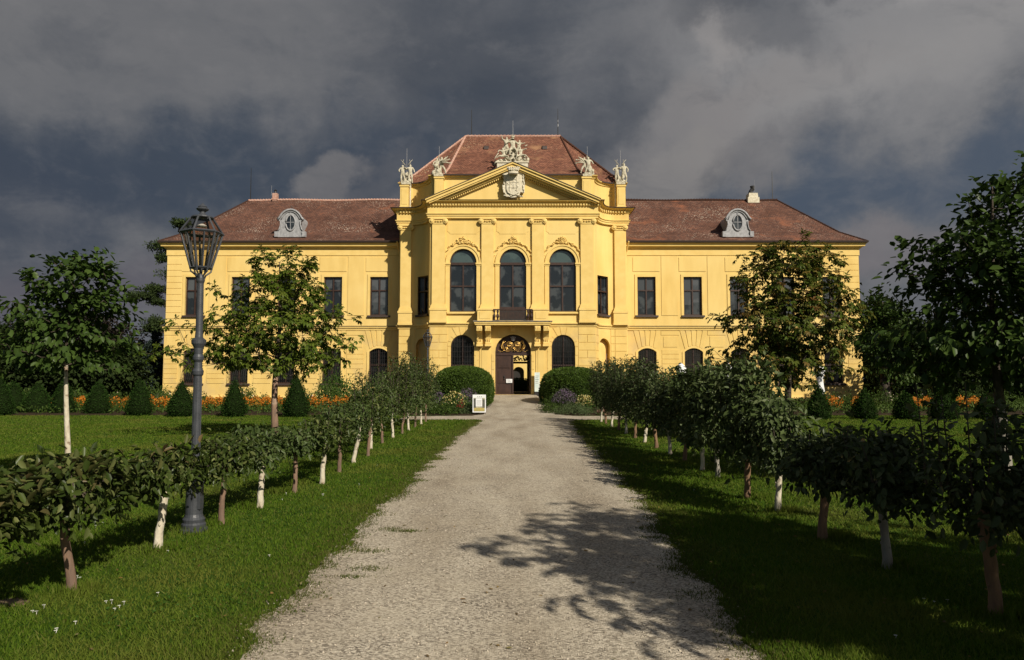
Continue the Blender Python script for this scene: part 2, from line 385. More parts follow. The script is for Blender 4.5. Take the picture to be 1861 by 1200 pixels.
# --- centre block walls
front = flat(D1)
HX = AX-AR
mw = MB()
LWO = [(-3.55,1.64,1.55,Z(609,D1)-.80,.80), (3.55,1.64,1.55,Z(609,D1)-.80,.80)]
DOOR = (0.02,2.52,ZDR,Z(608,D1)-1.22,1.22)
ZUB, ZUS, ZUT = Z(567,D1), Z(478,D1), Z(452.5,D1)
UW = [(-3.52,1.9,ZUB,ZUS,ZUT-ZUS), (0.0,1.9,Z(582.5,D1),ZUS,ZUT-ZUS), (3.52,1.9,ZUB,ZUS,ZUT-ZUS)]
wall(mw, front, -HX, HX, ZS, ZCO, UW, .3)
part(mw, 'upper_wall', 'plaster')
mw = MB(); wall(mw, front, -HX, HX, -.1, ZS, LWO+[DOOR], .4); part(mw, 'ground_floor_wall', 'plaster_lo')
for sg in (-1, 1):
    S = arc(sg)
    mw = MB(); wall(mw, S, 0, 3, ZS, ZCO, [(1.75,1.35,Z(571,53.2),Z(500,53.2),0)], .28, 5)
    wall(mw, flat(D2) if sg > 0 else (lambda u, z, o: (-u, D2-o, z)), AX, XE, ZS, ZCO, []); part(mw, 'concave_wall', 'plaster')
    window(S, 1.75, 1.35, Z(571,53.2), Z(500,53.2), 0, bars=(Z(528,53.2),), nu=4, sill=1, surround=0)
    mw = MB(); nz = Z(614,53.2); wall(mw, S, 0, 3, -.1, ZS, [(1.95,1.2,.9,nz-.6,.6)], .5, 5)
    wall(mw, flat(D2) if sg > 0 else (lambda u, z, o: (-u, D2-o, z)), AX, XE, -.1, ZS, []); part(mw, 'ground_floor_wall', 'plaster_lo')
    mb = MB(); A = arch_pts(1.95, 1.2, nz-.6, .6); mb.add([S(1.35,.9,-.5)]+[S(*p,-.5) for p in A]+[S(2.55,.9,-.5)], [tuple(range(len(A)+2))]); part(mb, 'niche', 'plaster_lo')
    # side and attic walls behind
    mb = MB(); x = sg*XE; mb.add([(x,D2,-.1),(x,66,-.1),(x,66,ZAT),(x,D2,ZAT)], [(0,1,2,3)]); part(mb, 'side_wall', 'plaster')
mb = MB(); S66 = flat(66); wall(mb, S66, -XE, XE, -.1, ZAT, [(0.02,2.5,ZDR,3.4,1.2)], .3); part(mb, 'rear_wall', 'plaster_lo')
# rustication blocks, ground floor
def rust(mb, S, u0, u1, z0, z1, rows, bw=None, gap=.045, pr=.032, off=0, n=1, clip=None):
    h = (z1-z0)/rows
    for r in range(rows):
        a, b = z0+r*h+gap/2, z0+(r+1)*h-gap/2
        if bw is None: segs = [(u0, u1)]
        else:
            segs = []; x = u0-(bw/2 if r % 2 else 0)+off
            while x < u1-.01:
                p, q = max(x, u0), min(x+bw, u1)
                if q-p > .12: segs.append((p+(gap/2 if p > u0 else 0), q-(gap/2 if q < u1 else 0)))
                x += bw
        for p, q in segs:
            sbox(mb, S, p, q, a, b, 0, pr, n)
zt = ZS-.28
def facing(mb): part(mb, 'rusticated_facing', 'plaster_lo')
for sg in (-1, 1):
    mb = MB()
    rust(mb, front, *sorted((sg*4.62, sg*(HX-.05))), .35, zt, 9, 1.25)
    facing(mb); mb = MB(); rust(mb, front, *sorted((sg*2.42, sg*2.62)), .6, zt-.6, 7); facing(mb)
    mb = MB(); rust(mb, front, *sorted((sg*1.32, sg*1.5)), .6, 3.4, 5); facing(mb); mb = MB()
    S = arc(sg); rust(mb, S, .05, 1.25, .35, zt, 9, .8, n=3); facing(mb); mb = MB(); rust(mb, S, 2.65, 3.0, .35, zt, 9, n=2)
    Sf = flat(D2) if sg > 0 else (lambda u, z, o: (-u, D2-o, z)); rust(mb, Sf, AX+.03, XE-.02, .35, zt, 9); facing(mb); mb = MB()
    # voussoirs over the arched windows
    for cx_, zs_, r_ in ((sg*3.55, LWO[0][3], .82),):
        for k in range(9):
            a0, a1 = PI-PI*k/9, PI-PI*(k+1)/9; g = .02
            ri, ro = r_+.0, 1.06 if k not in (3,4,5) else 1.5
            pts = []
            for a, r in ((a0-g, ri), (a1+g, ri), (a1+g*.7, ro), (a0-g*.7, ro)):
                pts.append((cx_+r*math.cos(a), min(zs_+r*math.sin(a), zt)))
            splate(mb, front, pts, 0, .034)
        rust(mb, front, cx_-1.08 if sg > 0 else cx_-1.03, cx_-.84, .6, zs_, 5, pr=.03); rust(mb, front, cx_+.84, cx_+1.03, .6, zs_, 5, pr=.03); facing(mb)
# string course / entablature
def sweep_part(name, prof, m, plan=PLAN):
    mb = MB(); sweep(mb, plan, prof); return part(mb, name, m)
sweep_part('string_course', [(0,ZS-.26),(.06,ZS-.26),(.08,ZS-.12),(.16,ZS-.10),(.18,ZS-.02),(.16,ZS),(0,ZS+.05)], 'trim')
sweep_part('plinth', [(.10,-.1),(.10,.36),(.0,.42)], 'plaster_lo')
sweep_part('architrave', [(.0,ZCT-.02),(.18,ZCT),(.18,ZCT+.14),(.23,ZCT+.15),(.23,ZFR-.08),(.30,ZFR-.05),(.30,ZFR),(.19,ZFR+.02)], 'trim')
sweep_part('frieze', [(.19,ZFR),(.19,ZDN)], 'plaster')
co = MB(); sweep(co, PLAN, [(.19,ZDN),(.25,ZDN+.03),(.27,ZDN+.24),(.44,ZDN+.27),(.47,ZDN+.30),(.49,ZCO-.07),(.56,ZCO-.03),(.58,ZCO),(0,ZCO+.05)])
def along(plan, o, step):
    pl = offset(plan, o); pts = []
    for a, b in zip(pl[:-1], pl[1:]):
        l = math.hypot(b[0]-a[0], b[1]-a[1]); 
        k = max(1, int(round(l/step)))
        for i in range(k):
            t = (i+.5)/k; pts.append((a[0]+(b[0]-a[0])*t, a[1]+(b[1]-a[1])*t, (b[0]-a[0])/l, (b[1]-a[1])/l))
    return pts
def obox(mb, x, y, tx, ty, hw, d0, d1, z0, z1):
    nx, ny = ty, -tx
    v = [(x+tx*s*hw+nx*d, y+ty*s*hw+ny*d, z) for z in (z0, z1) for s, d in ((-1,d1),(1,d1),(1,d0),(-1,d0))]
    mb.add(v, [(0,3,2,1),(4,5,6,7),(0,1,5,4),(1,2,6,5),(2,3,7,6),(3,0,4,7)])
for x, y, tx, ty in along(PLAN[1:-1], .27, .2): obox(co, x, y, tx, ty, .055, 0, .09, ZDN+.06, ZDN+.22)
part(co, 'cornice', 'trim')
sweep_part('cornice_capping', [(.61,ZCO-.03),(.64,ZCO+.03),(.4,ZCO+.10),(0,ZCO+.12)], 'gutter', [p for p in PLAN if p[0] <= -HX+.01]+[(-HX+.35, D1)])
sweep_part('cornice_capping', [(.61,ZCO-.03),(.64,ZCO+.03),(.4,ZCO+.10),(0,ZCO+.12)], 'gutter', [(HX-.35, D1)]+[p for p in PLAN if p[0] >= HX-.01])
# top cover of the cornice zone
mb = MB(); mb.add([(-HX-.5,D1-.56,ZCO+.055),(HX+.5,D1-.56,ZCO+.055),(HX,D1+4,ZCO+.055),(-HX,D1+4,ZCO+.055)], [(0,1,2,3)]); part(mb, 'pediment_flashing', 'gutter')
# pilasters
def pilaster(S, u0, u1, sg=1):
    zb = ZPB; m = MB()
    sbox(m, S, u0, u1, zb+.28, ZCB+.02, 0, .17)
    for dz0, dz1, e in ((.0,.10,.10),(.10,.20,.07),(.20,.28,.03)): sbox(m, S, u0-e, u1+e, zb+dz0, zb+dz1, 0, .17+e)
    p = part(m, 'pilaster', 'trim')
    m = MB(); sbox(m, S, u0-.12, u1+.12, ZS+.05, zb-.16, 0, .27); sbox(m, S, u0-.16, u1+.16, zb-.16, zb-.003, 0, .31); sbox(m, S, u0-.15, u1+.15, ZS+.0, ZS+.16, 0, .30)
    part(m, 'pedestal', 'trim', p)
    m = MB(); sbox(m, S, u0-.03, u1+.03, ZCB, ZCB+.10, 0, .21); sbox(m, S, u0-.10, u1+.10, ZCT-.10, ZCT, 0, .30)
    sbox(m, S, u0-.04, u1+.04, ZCB+.1, ZCT-.1, 0, .22)
    for u in (u0-.03, u1+.03):
        c = S(u, ZCB+.20, .17)
        pr = [(.17,-.12),(.19,-.06),(.19,.06),(.12,.09),(.07,.14)]
        base = len(m.v); m.lathe([(r, h) for r, h in pr], (0,0,0), 12)
        for i in range(base, len(m.v)):
            x, y, z = m.v[i]; q = S(u+x, ZCB+.20+y, .20+z); m.v[i] = q
    for k in range(5):
        u = u0+(u1-u0)*(k+.5)/5; c = S(u, ZCB+.26-.09*math.sin(PI*(k+.5)/5), .25); m.blob(c, (.09,.07,.06), 1, .15)
    part(m, 'capital', 'trim', p)
for sg in (-1, 1):
    Sm = front if sg > 0 else (lambda u, z, o: (-u, D1-o, z))
    pilaster(Sm, 1.36, 2.22); pilaster(Sm, 4.80, 5.72)
    So = flat(D2) if sg > 0 else (lambda u, z, o: (-u, D2-o, z)); pilaster(So, 7.52, 8.30)
# upper windows of the centre + archivolts
for i, (uc, w, zb, zs, rise) in enumerate(UW):
    fr = window(front, uc, w, zb, zs, rise, bars=(Z(520,D1),), transom=zs-.05, lun='blind', sill=(2 if i != 1 else 0), surround=0, fw=.09)
    s = MB()
    for (e0, e1, o) in ((0,.2,.06),(.2,.30,.11)):
        a = arch_pts(uc, w+2*e0, zs, rise+e0, 20); b = arch_pts(uc, w+2*e1, zs, rise+e1, 20)
        for k in range(20): s.add([front(*a[k],o),front(*a[k+1],o),front(*b[k+1],o),front(*b[k],o),front(*b[k],0),front(*b[k+1],0),front(*a[k],0),front(*a[k+1],0)], [(0,1,2,3),(3,2,5,4),(0,6,7,1)])
    for q in (-1, 1):
        x0, x1 = sorted((uc+q*w/2, uc+q*(w/2+.30)))
        sbox(s, front, x0+.003, x1-.003, zb, zs-.22, 0, .07); sbox(s, front, x0-.03, x1+.03, zs-.22, zs-.12, 0, .10); sbox(s, front, x0-.06, x1+.06, zs-.12, zs-.002, 0, .15)
    part(s, 'archivolt', 'trim', fr)
    # rocaille relief hugging the arch
    s = MB(); rr = random.Random(i)
    def bl(u, z, r, o=.05): s.blob(front(u, z, o), (r, .08, r*rr.uniform(.6,1.1)), 1, .25, Matrix.Rotation(rr.uniform(0,PI), 3, 'Y'))
    for k in range(46):
        a = PI*(.06+.88*k/45); R1 = w/2+.44+.10*abs(math.sin(a*9)); t = abs(a-PI/2)
        bl(uc+R1*math.cos(a), zs+R1*math.sin(a)*1.02+.03, .055+.03*math.sin(a*13)**2)
    for k in range(60):
        q = rr.gauss(0, .30); h = rr.random()*max(0, .55-abs(q)*.62)
        bl(uc+q, zs+w/2+.42+h-.10*q*q, rr.uniform(.035,.075), .07)
    for k in range(9):
        a = 2*PI*k/9; bl(uc+.17*math.cos(a), zs+w/2+.62+.19*math.sin(a), .06, .10)
    part(s, 'rocaille_ornament', 'trim', fr)
    # notched panel above
    m = MB(); x0, x1 = (uc-1.15, uc+1.15); z0, z1 = Z(425.5,D1), ZCB+.1
    for o_, gg in ((.0,.022),):
        splate(m, front, [(x0,z0+.18),(x0+.14,z0+.12),(x0+.22,z0),(x1-.22,z0),(x1-.14,z0+.12),(x1,z0+.18),(x1,z1),(x0,z1)], 0, .02)
    part(m, 'wall_panel', 'plaster')
for (uc, w, zb, zs, rise) in LWO:
    window(front, uc, w, zb, zs, rise, bars=(2.6,), glassm='glass_lo', sill=0, surround=0, grille=False)
    g = MB()
    for k in range(9): x = uc-w/2+.1+(w-.2)*k/8; g.tube([front(x, zb, -.06), front(x, zs+rise*math.sqrt(max(0, 1-((x-uc)/(w/2))**2)), -.06)], .013, 4)
    for k in range(9): z = zb+.2+k*.36; hw = w/2 if z < zs else w/2*math.sqrt(max(0, 1-((z-zs)/rise)**2)); g.tube([front(uc-hw, z, -.06), front(uc+hw, z, -.06)], .013, 4)
    part(g, 'window_grille', 'iron')
for sg in (-1, 1):
    m = MB(); x0, x1 = sorted((sg*1.62, sg*2.34)); sbox(m, front, x0, x1, .62, 3.9, 0, .05); sbox(m, front, x0+.14, x1-.14, .8, 3.75, .05, .075); part(m, 'door_pier', 'plaster_lo')
# door
dx, dw, dz, dzs, dr = DOOR
d = MB(); yb = D1+.34
d.box(dx-dw/2, dx-.01, yb, yb+.08, dz, dzs-.25)
for z0, z1 in ((dz+.14, dz+.62), (dz+.78, dz+1.72), (dz+1.86, dzs-.42)):
    x0, x1 = dx-dw/2+.18, dx-.2
    for e, o in ((0,.03),(.06,.05),(.16,.065)): d.box(x0+e, x1-e, yb-o, yb-o+.031, z0+e, z1-e)
d.box(dx-.07, dx+.03, yb-.07, yb+.04, dz, dzs-.25)
leaf = part(d, 'door', 'door')
h = MB(); h.blob((dx-.62, yb-.10, dz+1.25), (.07,.05,.11)); h.lathe([(.02,0),(.05,.05),(.02,.1)], (dx-.62, yb-.12, dz+1.05), 8); part(h, 'handle', 'iron', leaf)
d = MB(); d.box(dx+dw/2-.09, dx+dw/2-.01, yb+.05, yb+1.2, dz, dzs-.25)
for z0, z1 in ((dz+.14, dz+.62), (dz+.78, dz+1.72), (dz+1.86, dzs-.42)): d.box(dx+dw/2-.12, dx+dw/2-.09, yb+.2, yb+1.05, z0, z1)
part(d, 'door', 'door')
d = MB(); d.box(dx-dw/2, dx+dw/2, yb-.05, yb+.1, dzs-.25, dzs-.06); d.add([front(*p,-.42) for p in arch_pts(dx,dw,dzs-.06,dr+.02)], [tuple(range(15))]); part(d, 'door_lunette', 'wood')
g = MB(); rr = random.Random(5)
for sgn in (-1, 1):                       # gilded scrollwork: two shields, two bird supporters, garland of leaves, crown
    for rr0 in (.27, .19): g.tube([(dx+sgn*.27+rr0*math.cos(q*PI/8), D1+.24, dzs+.40+rr0*1.15*math.sin(q*PI/8)) for q in range(17)], .022, 5, cap=False)
    for q in range(4): g.tube([(dx+sgn*(.12+.09*q), D1+.23, dzs+.26+.02*q), (dx+sgn*(.22+.06*q), D1+.23, dzs+.54-.01*q)], .024, 5)
    for k in range(14):
        t = k/13; a = t*PI*1.1
        g.blob((dx+sgn*(.62+.22*math.sin(a)), D1+.26, dzs+.12+t*.62), (.03,.03,.06), 1, .2, Matrix.Rotation(sgn*a*.4, 3, 'Y'))
    for k in range(12):
        t = k/11; g.blob((dx+sgn*(.08+t*.95), D1+.27, dzs+.06+.05*math.sin(t*14)), (.055,.04,.024), 1, .3, Matrix.Rotation(rr.uniform(0,3), 3, 'Y'))
    g.tube([(dx+sgn*.62, D1+.25, dzs+.15), (dx+sgn*.78, D1+.25, dzs+.5), (dx+sgn*.70, D1+.25, dzs+.74), (dx+sgn*.60, D1+.25, dzs+.80)], [.07,.06,.04,.02], 6)
part(g, 'door_ornament', 'gold', smooth=True)
g = MB(); g.lathe([(.12,0),(.16,.05),(.13,.12),(.19,.22),(.12,.30),(.03,.34)], (dx, D1+.27, dzs+.78), 10)
for k in range(8): a = 2*PI*k/8; g.blob((dx+.17*math.cos(a), D1+.27+.1*math.sin(a), dzs+1.02), (.03,.03,.05))
part(g, 'door_crown', 'lead')
k_ = MB(); k_.poly_extrude([(-.16,ZS-.62),(.16,ZS-.62),(.24,ZS-.02),(-.24,ZS-.02)], D1-.22, D1)
for i in range(10): k_.blob((random.uniform(-.14,.14), D1-.26, ZS-.5+random.random()*.4), (.07,.06,.07), 1, .2)
part(k_, 'keystone', 'trim')
# passage behind the door
mb = MB(); x0, x1, y0, y1, z0, z1 = -1.6, 1.64, D1+.45, 66, ZDR-.003, 4.95
mb.add([(x0,y0,z0),(x1,y0,z0),(x1,y1,z0),(x0,y1,z0),(x0,y0,z1),(x1,y0,z1),(x1,y1,z1),(x0,y1,z1)], [(0,1,2,3),(4,5,6,7),(1,2,6,5),(3,0,4,7)])
part(mb, 'passage', 'dark')
g = MB(); yy = 60.
g.box(-1.55, 1.6, yy, yy+.2, Z(661,yy), Z(657.5,yy)); part(g, 'inner_transom', 'wood')
g = MB()
for k in range(40): 
    q = rr.uniform(-1,1); g.blob((X(946,650,yy)+q*.5, yy-.1, Z(657,yy)+.05+rr.random()*.52*(1-abs(q)*.6)), (.08,.05,.06), 1, .3, Matrix.Rotation(rr.uniform(0,3), 3, 'Y'))
part(g, 'inner_ornament', 'gold')
court = thing('courtyard_wall', 'yellow courtyard wall with dark archway seen through the open palace door', 'wall', (0,92,0))
m = MB(); ac = X(942.5,680,92); wall(m, flat(92), -14, 14, 0, 9, [(ac,1.35,0,Z(667,92)-.62,.62)], .5); m.build('wall_face', M['plaster'], court)
m = MB(); m.box(ac-1, ac+1, 92.6, 92.7, 0, 5); m.build('archway_backing', M['iron'], court)  # plain dark sheet closing the arch opening
# balcony
bal = MB(); ZB0, ZB1 = Z(590.5,D1-1.1), Z(583,D1-1.1)
bal.box(-2.68, 2.68, D1-1.1, D1-.19, ZB0+.1, ZB1-.06); bal.box(-2.62, 2.62, D1-1.05, D1-.19, ZB0, ZB0+.1)
balcony = part(bal, 'balcony', 'trim')
m = MB(); m.box(-2.74, 2.74, D1-1.16, D1-.19, ZB1-.06, ZB1); part(m, 'slab_edge', 'wornstone', balcony)
zr = Z(561,D1-1)
for sg in (-1, 1):
    m = MB(); x0, x1 = sorted((sg*1.42, sg*2.46)); m.box(x0, x1, D1-1.0, D1-.33, ZB1, zr-.1); m.box(x0-.05, x1+.05, D1-1.05, D1-.33, zr-.1, zr); m.box(x0+.15, x1-.15, D1-1.02, D1-1.0, ZB1+.15, zr-.22); part(m, 'parapet_block', 'trim', balcony)
    for x in (1.05, 1.29):
        m = MB(); h = zr-.1-ZB1; m.lathe([(.09,0),(.09,.06),(.05,.1),(.06,.18),(.11,.30),(.10,.38),(.05,.5),(.045,.56),(.08,.60),(.08,h)], (sg*x, D1-.95, ZB1), 10); part(m, 'baluster', 'wood', balcony)
m = MB(); m.box(-1.38, 1.38, D1-1.02, D1-.88, zr-.1, zr-.03); part(m, 'handrail', 'wood', balcony)
m = MB()
for k in range(19): x = -.9+.1*k; m.tube([(x, D1-.95, ZB1), (x, D1-.95, zr-.1)], .022, 5)
m.box(-.92, .92, D1-.97, D1-.93, ZB1+.05, ZB1+.12); m.box(-.92,.92,D1-.965,D1-.935,zr-.2,zr-.17); part(m, 'railing', 'iron', balcony)
m = MB(); m.box(-.93, .93, D1+.05, D1+.13, Z(582,D1), Z(558,D1)); part(m, 'french_door_panel', 'wood', balcony)
for sg in (-1, 1):
    for x0 in (1.53, 2.13):
        m = MB(); zt = ZB0-.003; x1 = x0+.39
        pr = [(.02,Z(628,D1-.3)),(.30,Z(628,D1-.3)+.02),(.34,Z(628,D1-.3)+.16),(.28,zt-1.0),(.34,zt-.8),(.55,zt-.55),(.80,zt-.46),(.95,zt-.40),(.97,zt-.30),(.97,zt),(.02,zt)]
        vs = [(sg*x0, D1-o, z) for o, z in pr]+[(sg*x1, D1-o, z) for o, z in pr]; n = len(pr)
        m.add(vs, [tuple(range(n)), tuple(range(2*n-1,n-1,-1))]+[(i,(i+1)%n,(i+1)%n+n,i+n) for i in range(n)])
        xa, xb = sorted((sg*x0, sg*x1))
        for k in range(3): 
            xx = xa+.08+k*.115; m.box(xx-.018, xx+.018, D1-.37, D1-.28, Z(625,D1-.3)+.15, zt-.95); m.box(xx-.03, xx+.03, D1-1.0, D1-.96, zt-.27, zt-.12)
        m.box(xa-.03, xb+.03, D1-.40, D1-.003, Z(628,D1-.3)-.06, Z(628,D1-.3)+.08)
        part(m, 'corbel', 'trim', balcony)
# ---------- attic, pediment
APL = offset(PLAN, -.75)
APL = [(-XE+.05, 66.), (-XE+.05, D2+.35)]+[(x*1.0, y+.55) for x, y in L_]+[(x, y+.55) for x, y in R_]+[(XE-.05, D2+.35), (XE-.05, 66.)]
sweep_part('attic_wall', [(0,ZCO),(0,ZAT-.22)], 'plaster', APL)
sweep_part('attic_cornice', [(0,ZAT-.24),(.08,ZAT-.22),(.10,ZAT-.10),(.22,ZAT-.06),(.24,ZAT)], 'trim', APL)
zp0 = ZCO+.06
def ped(x0, x1, y0, z1, sg, zb=zp0):
    m = MB(); a, b = sorted((sg*x0, sg*x1)); m.box(a, b, y0, y0+.62, zb, z1-.12); m.box(a-.05, b+.05, y0-.05, y0+.66, z1-.12, z1); m.box(a-.04, b+.04, y0-.04, y0+.60, zb, zb+.15)
    m.box(a+.1, b-.1, y0-.02, y0, zb+.3, z1-.3); return part(m, 'statue_pedestal', 'trim')
PX1 = X(1058, 322, D1+.1), X(1074, 322, D1+.1); PX2 = X(1121,337,D2), X(1136,337,D2)
for sg in (-1, 1): ped(*PX1, D1+.02, Z(322,D1+.1), sg); ped(*PX2, D2-.15, Z(336.5,D2-.15), sg)
ZA = Z(293.5, D1-.75); ZE = Z(360, D1-.75); XEe = X(1091.4,359,D1-.75)
sl = (ZA-ZE)/XEe
m = MB()
def rake(m, top, th, y0, y1, xe):
    # band lying under the line that starts `top` below the outer edge
    za = ZA-top; 
    for sg in (-1, 1):
        pts = [(0, za), (sg*xe, za-sl*xe), (sg*xe, za-sl*xe-th), (0, za-th)]
        if sg > 0: pts = pts[::-1]
        m.poly_extrude(pts, y0, y1)
rake(m, 0.02, .13, D1-.76, D1+.5, XEe); rake(m, .15, .20, D1-.66, D1+.5, XEe-.08); rake(m, .35, .10, D1-.58, D1, XEe-.25); rake(m, .45, .14, D1-.34, D1, XEe-.55)
for sg in (-1, 1):
    for k in range(34):
        x = .45+k*.145
        if x < XEe-1.0: z = ZA-.585-sl*x; m.box(sg*x-.04, sg*x+.04, D1-.22, D1-.01, z-.16, z+.02)
pedm = part(m, 'pediment', 'trim')
m = MB(); m.poly_extrude([(-XEe+.3,ZCO+.05),(XEe-.3,ZCO+.05),(0,ZA-.4)], D1, D1+.45); part(m, 'tympanum', 'plaster', pedm)
m = MB()
for sg in (-1, 1):
    m.add([(0,D1-.80,ZA+.02),(sg*(XEe+.05),D1-.80,ZE-.03),(sg*(XEe+.05),D1+.6,ZE-.03),(0,D1+.6,ZA+.02)], [(0,1,2,3)]); m.add([(0,D1-.80,ZA+.02),(sg*(XEe+.05),D1-.80,ZE-.03),(sg*(XEe+.05),D1-.80,ZE-.07),(0,D1-.80,ZA-.02)], [(0,1,2,3)])
part(m, 'pediment_capping', 'gutter', pedm)
# coat of arms
y_ = D1-.05; cz0, cz1 = Z(360,D1-.2), Z(301,D1-.2); cxx = X(933,330,D1-.2); s_ = 1/25.6
m = MB()
def cpt(px, py): return (X(px,py,D1-.2), Z(py,D1-.2))
out = [(915,322),(913,318),(916,313),(921,313),(925,318),(941,318),(945,314),(951,314),(954,318),(952,324),(954,338),(951,352),(946,350),(944,356),(938,360),(930,360.5),(921,358),(917,352),(914,345),(916,335)]
m.poly_extrude([cpt(*p) for p in out][::-1], D1-.42, D1)
for a, b in ((915,345),(952,345)):
    for k in range(7): c = cpt(a+random.uniform(-1.5,1.5), 320+k*5); m.blob((c[0], D1-.44, c[1]), (.06,.07,.13), 1, .3)
for k in range(9): c = cpt(917+k*4, 357+2*math.sin(k)); m.blob((c[0], D1-.44, c[1]), (.09,.07,.06), 1, .3)
coa = part(m, 'coat_of_arms', 'crest', pedm)
m = MB(); sh = [(920.5,320),(945.5,320),(945.5,346),(943,352),(938,355),(933,357),(928,355),(923,352),(920.5,346)]
m.poly_extrude([cpt(*p) for p in sh][::-1], D1-.52, D1-.42)
for (a,b,c,e) in ((932.6,933.4,327,345),(924,942,333.4,334.2),(926,927,324,350),(939,940,324,350),(924,942,343,343.8),(928,938,328,328.7)):
    p, q = cpt(a,e), cpt(b,c); m.box(p[0], q[0]+.01, D1-.55, D1-.52, p[1], q[1]+.01)
for k in range(14): c = cpt(random.uniform(923,943), random.uniform(323,350)); m.blob((c[0], D1-.53, c[1]), (.05,.03,.05), 1, .3)
part(m, 'coat_of_arms', 'crest', pedm)
m = MB(); c = (X(933,314,D1-.95), Z(315,D1-.95)); YK = D1-.92; m.box(c[0]-.3, c[0]+.3, YK, D1-.1, c[1]-.02, c[1]+.22); m.lathe([(.33,-.02),(.36,.05),(.33,.12),(.43,.30),(.40,.36),(.36,.30)], (c[0], YK, c[1]), 16, 1, .4)
for k in range(9): a = PI*k/8; m.blob((c[0]+.42*math.cos(a), YK-.15*math.sin(a), c[1]+.38), (.06,.05,.09))
for k in range(5): m.blob((c[0]-.3+.15*k, YK-.14, c[1]+.22), (.07,.06,.06), 1, .2)
part(m, 'crown_relief', 'crest', pedm)
# ---------- roofs
def uvmesh(polys, name, m, parent=palace):
    mb = MB(); uvs = []
    for p in polys:
        mb.add(p, [tuple(range(len(p)))])
        a, b, c = Vector(p[0]), Vector(p[1]), Vector(p[2]); n = (b-a).cross(c-a)
        if n.length < 1e-9: n = (Vector(p[2])-a).cross(Vector(p[3])-a)
        n.normalize()
        if n.z < 0: n = -n
        h = Vector((0,0,1)).cross(n); h.normalize() if h.length > 1e-6 else None; v = n.cross(h)
        uvs += [(Vector(q).dot(h), Vector(q).dot(v)) for q in p]
    ob = mb.build(name, M[m], parent); ul = ob.data.uv_layers.new(name='UVMap')
    for i, uv in enumerate(uvs): ul.data[i].uv = uv
    return ob
RY = 58.; RZ = Z(248.5, RY); RX = X(1018.5, 248, RY)
ev = [(XE+.1, 66.2, ZAT), (XE+.1, D2+.15, ZAT)]+[(x, y+.30, ZAT) for x, y in reversed(R_[1:])]+[(X(1058,321,D1+.3), D1+.3, ZAT)]
RB = 62.
polys = []
RR = (RX, RY, RZ); RRb = (RX, RB, RZ)
def kick(e, top):  # slightly concave slope: a break line one fifth up
    t = .22; return (e[0]+(top[0]-e[0])*t, e[1]+(top[1]-e[1])*t, e[2]+(top[2]-e[2])*t*.80)
for sg in (-1, 1):
    f = lambda p: (sg*p[0], p[1], p[2])
    tops = [RRb]+[RR]*(len(ev)-1)
    for i in range(len(ev)-1):
        e0, e1 = ev[i], ev[i+1]; k0, k1 = kick(e0, tops[i]), kick(e1, tops[i+1])
        polys.append([f(e0), f(e1), f(k1), f(k0)])
        polys.append([f(k0), f(k1), f(RR)] if tops[i] == tops[i+1] else [f(k0), f(k1), f(RR), f(RRb)])
e = ev[-1]; k0 = kick(e, RR)
polys.append([(-e[0],e[1],e[2]), e, k0, (-k0[0],k0[1],k0[2])]); polys.append([(-k0[0],k0[1],k0[2]), k0, RR, (-RX,RY,RZ)])
polys.append([(-RX,RY,RZ), RR, RRb, (-RX,RB,RZ)]); polys.append([(-XE,66.2,ZAT),(XE,66.2,ZAT),RRb,(-RX,RB,RZ)])
croof = uvmesh(polys, 'central_roof', 'tile_c')
m = MB(); n = 26
for i in range(n):
    a = -RX+2*RX*i/n; b = -RX+2*RX*(i+1)/n; m.tube([(a,RY,RZ+.01),(b,RY,RZ+.03)], [.10,.13], 8)
part(m, 'ridge_tiles', 'mortar', croof)
for sg in (-1, 1):
    m = MB(); a = Vector((sg*RX, RY, RZ)); b = Vector((sg*k0[0],k0[1],k0[2])); c = Vector((sg*e[0],e[1],e[2]))
    pts = [a.lerp(b, i/16) for i in range(17)]+[b.lerp(c, i/6) for i in range(1,7)]
    for p, q in zip(pts[:-1], pts[1:]): m.tube([p, q], [.10,.07], 6)
    e2 = ev[1]; k2 = kick(e2, RR); b = Vector((sg*k2[0],k2[1],k2[2])); c = Vector((sg*e2[0],e2[1],e2[2]))
    pts = [a.lerp(b, i/20) for i in range(21)]+[b.lerp(c, i/6) for i in range(1,7)]
    for p, q in zip(pts[:-1], pts[1:]): m.tube([p, q], [.10,.07], 6)
    part(m, 'hip_tiles', 'tile_c' if sg > 0 else 'mortar', croof)
m = MB(); pl = [(-p[0],p[1]) for p in ev[1:]]+[(p[0],p[1]) for p in reversed(ev[1:])]
sweep(m, pl, [(.0,ZAT-.05),(.06,ZAT-.05),(.08,ZAT+.04),(.0,ZAT+.05)]); part(m, 'eaves_gutter', 'gutter', croof)
for px in (884, 990): 
    m = MB(); t = .62; yy = k0[1]+(RY-k0[1])*t; zz = k0[2]+(RZ-k0[2])*t
    m.add([(X(px,268,yy)-.18,yy-.25,zz-.16),(X(px,268,yy)+.18,yy-.25,zz-.16),(X(px,268,yy)+.18,yy-.22,zz+.06),(X(px,268,yy)-.18,yy-.22,zz+.06),(X(px,268,yy)-.2,yy+.3,zz+.28),(X(px,268,yy)+.2,yy+.3,zz+.28)], [(0,1,2,3),(3,2,5,4),(0,3,4),(1,5,2)]); part(m, 'roof_vent', 'gutter', croof)
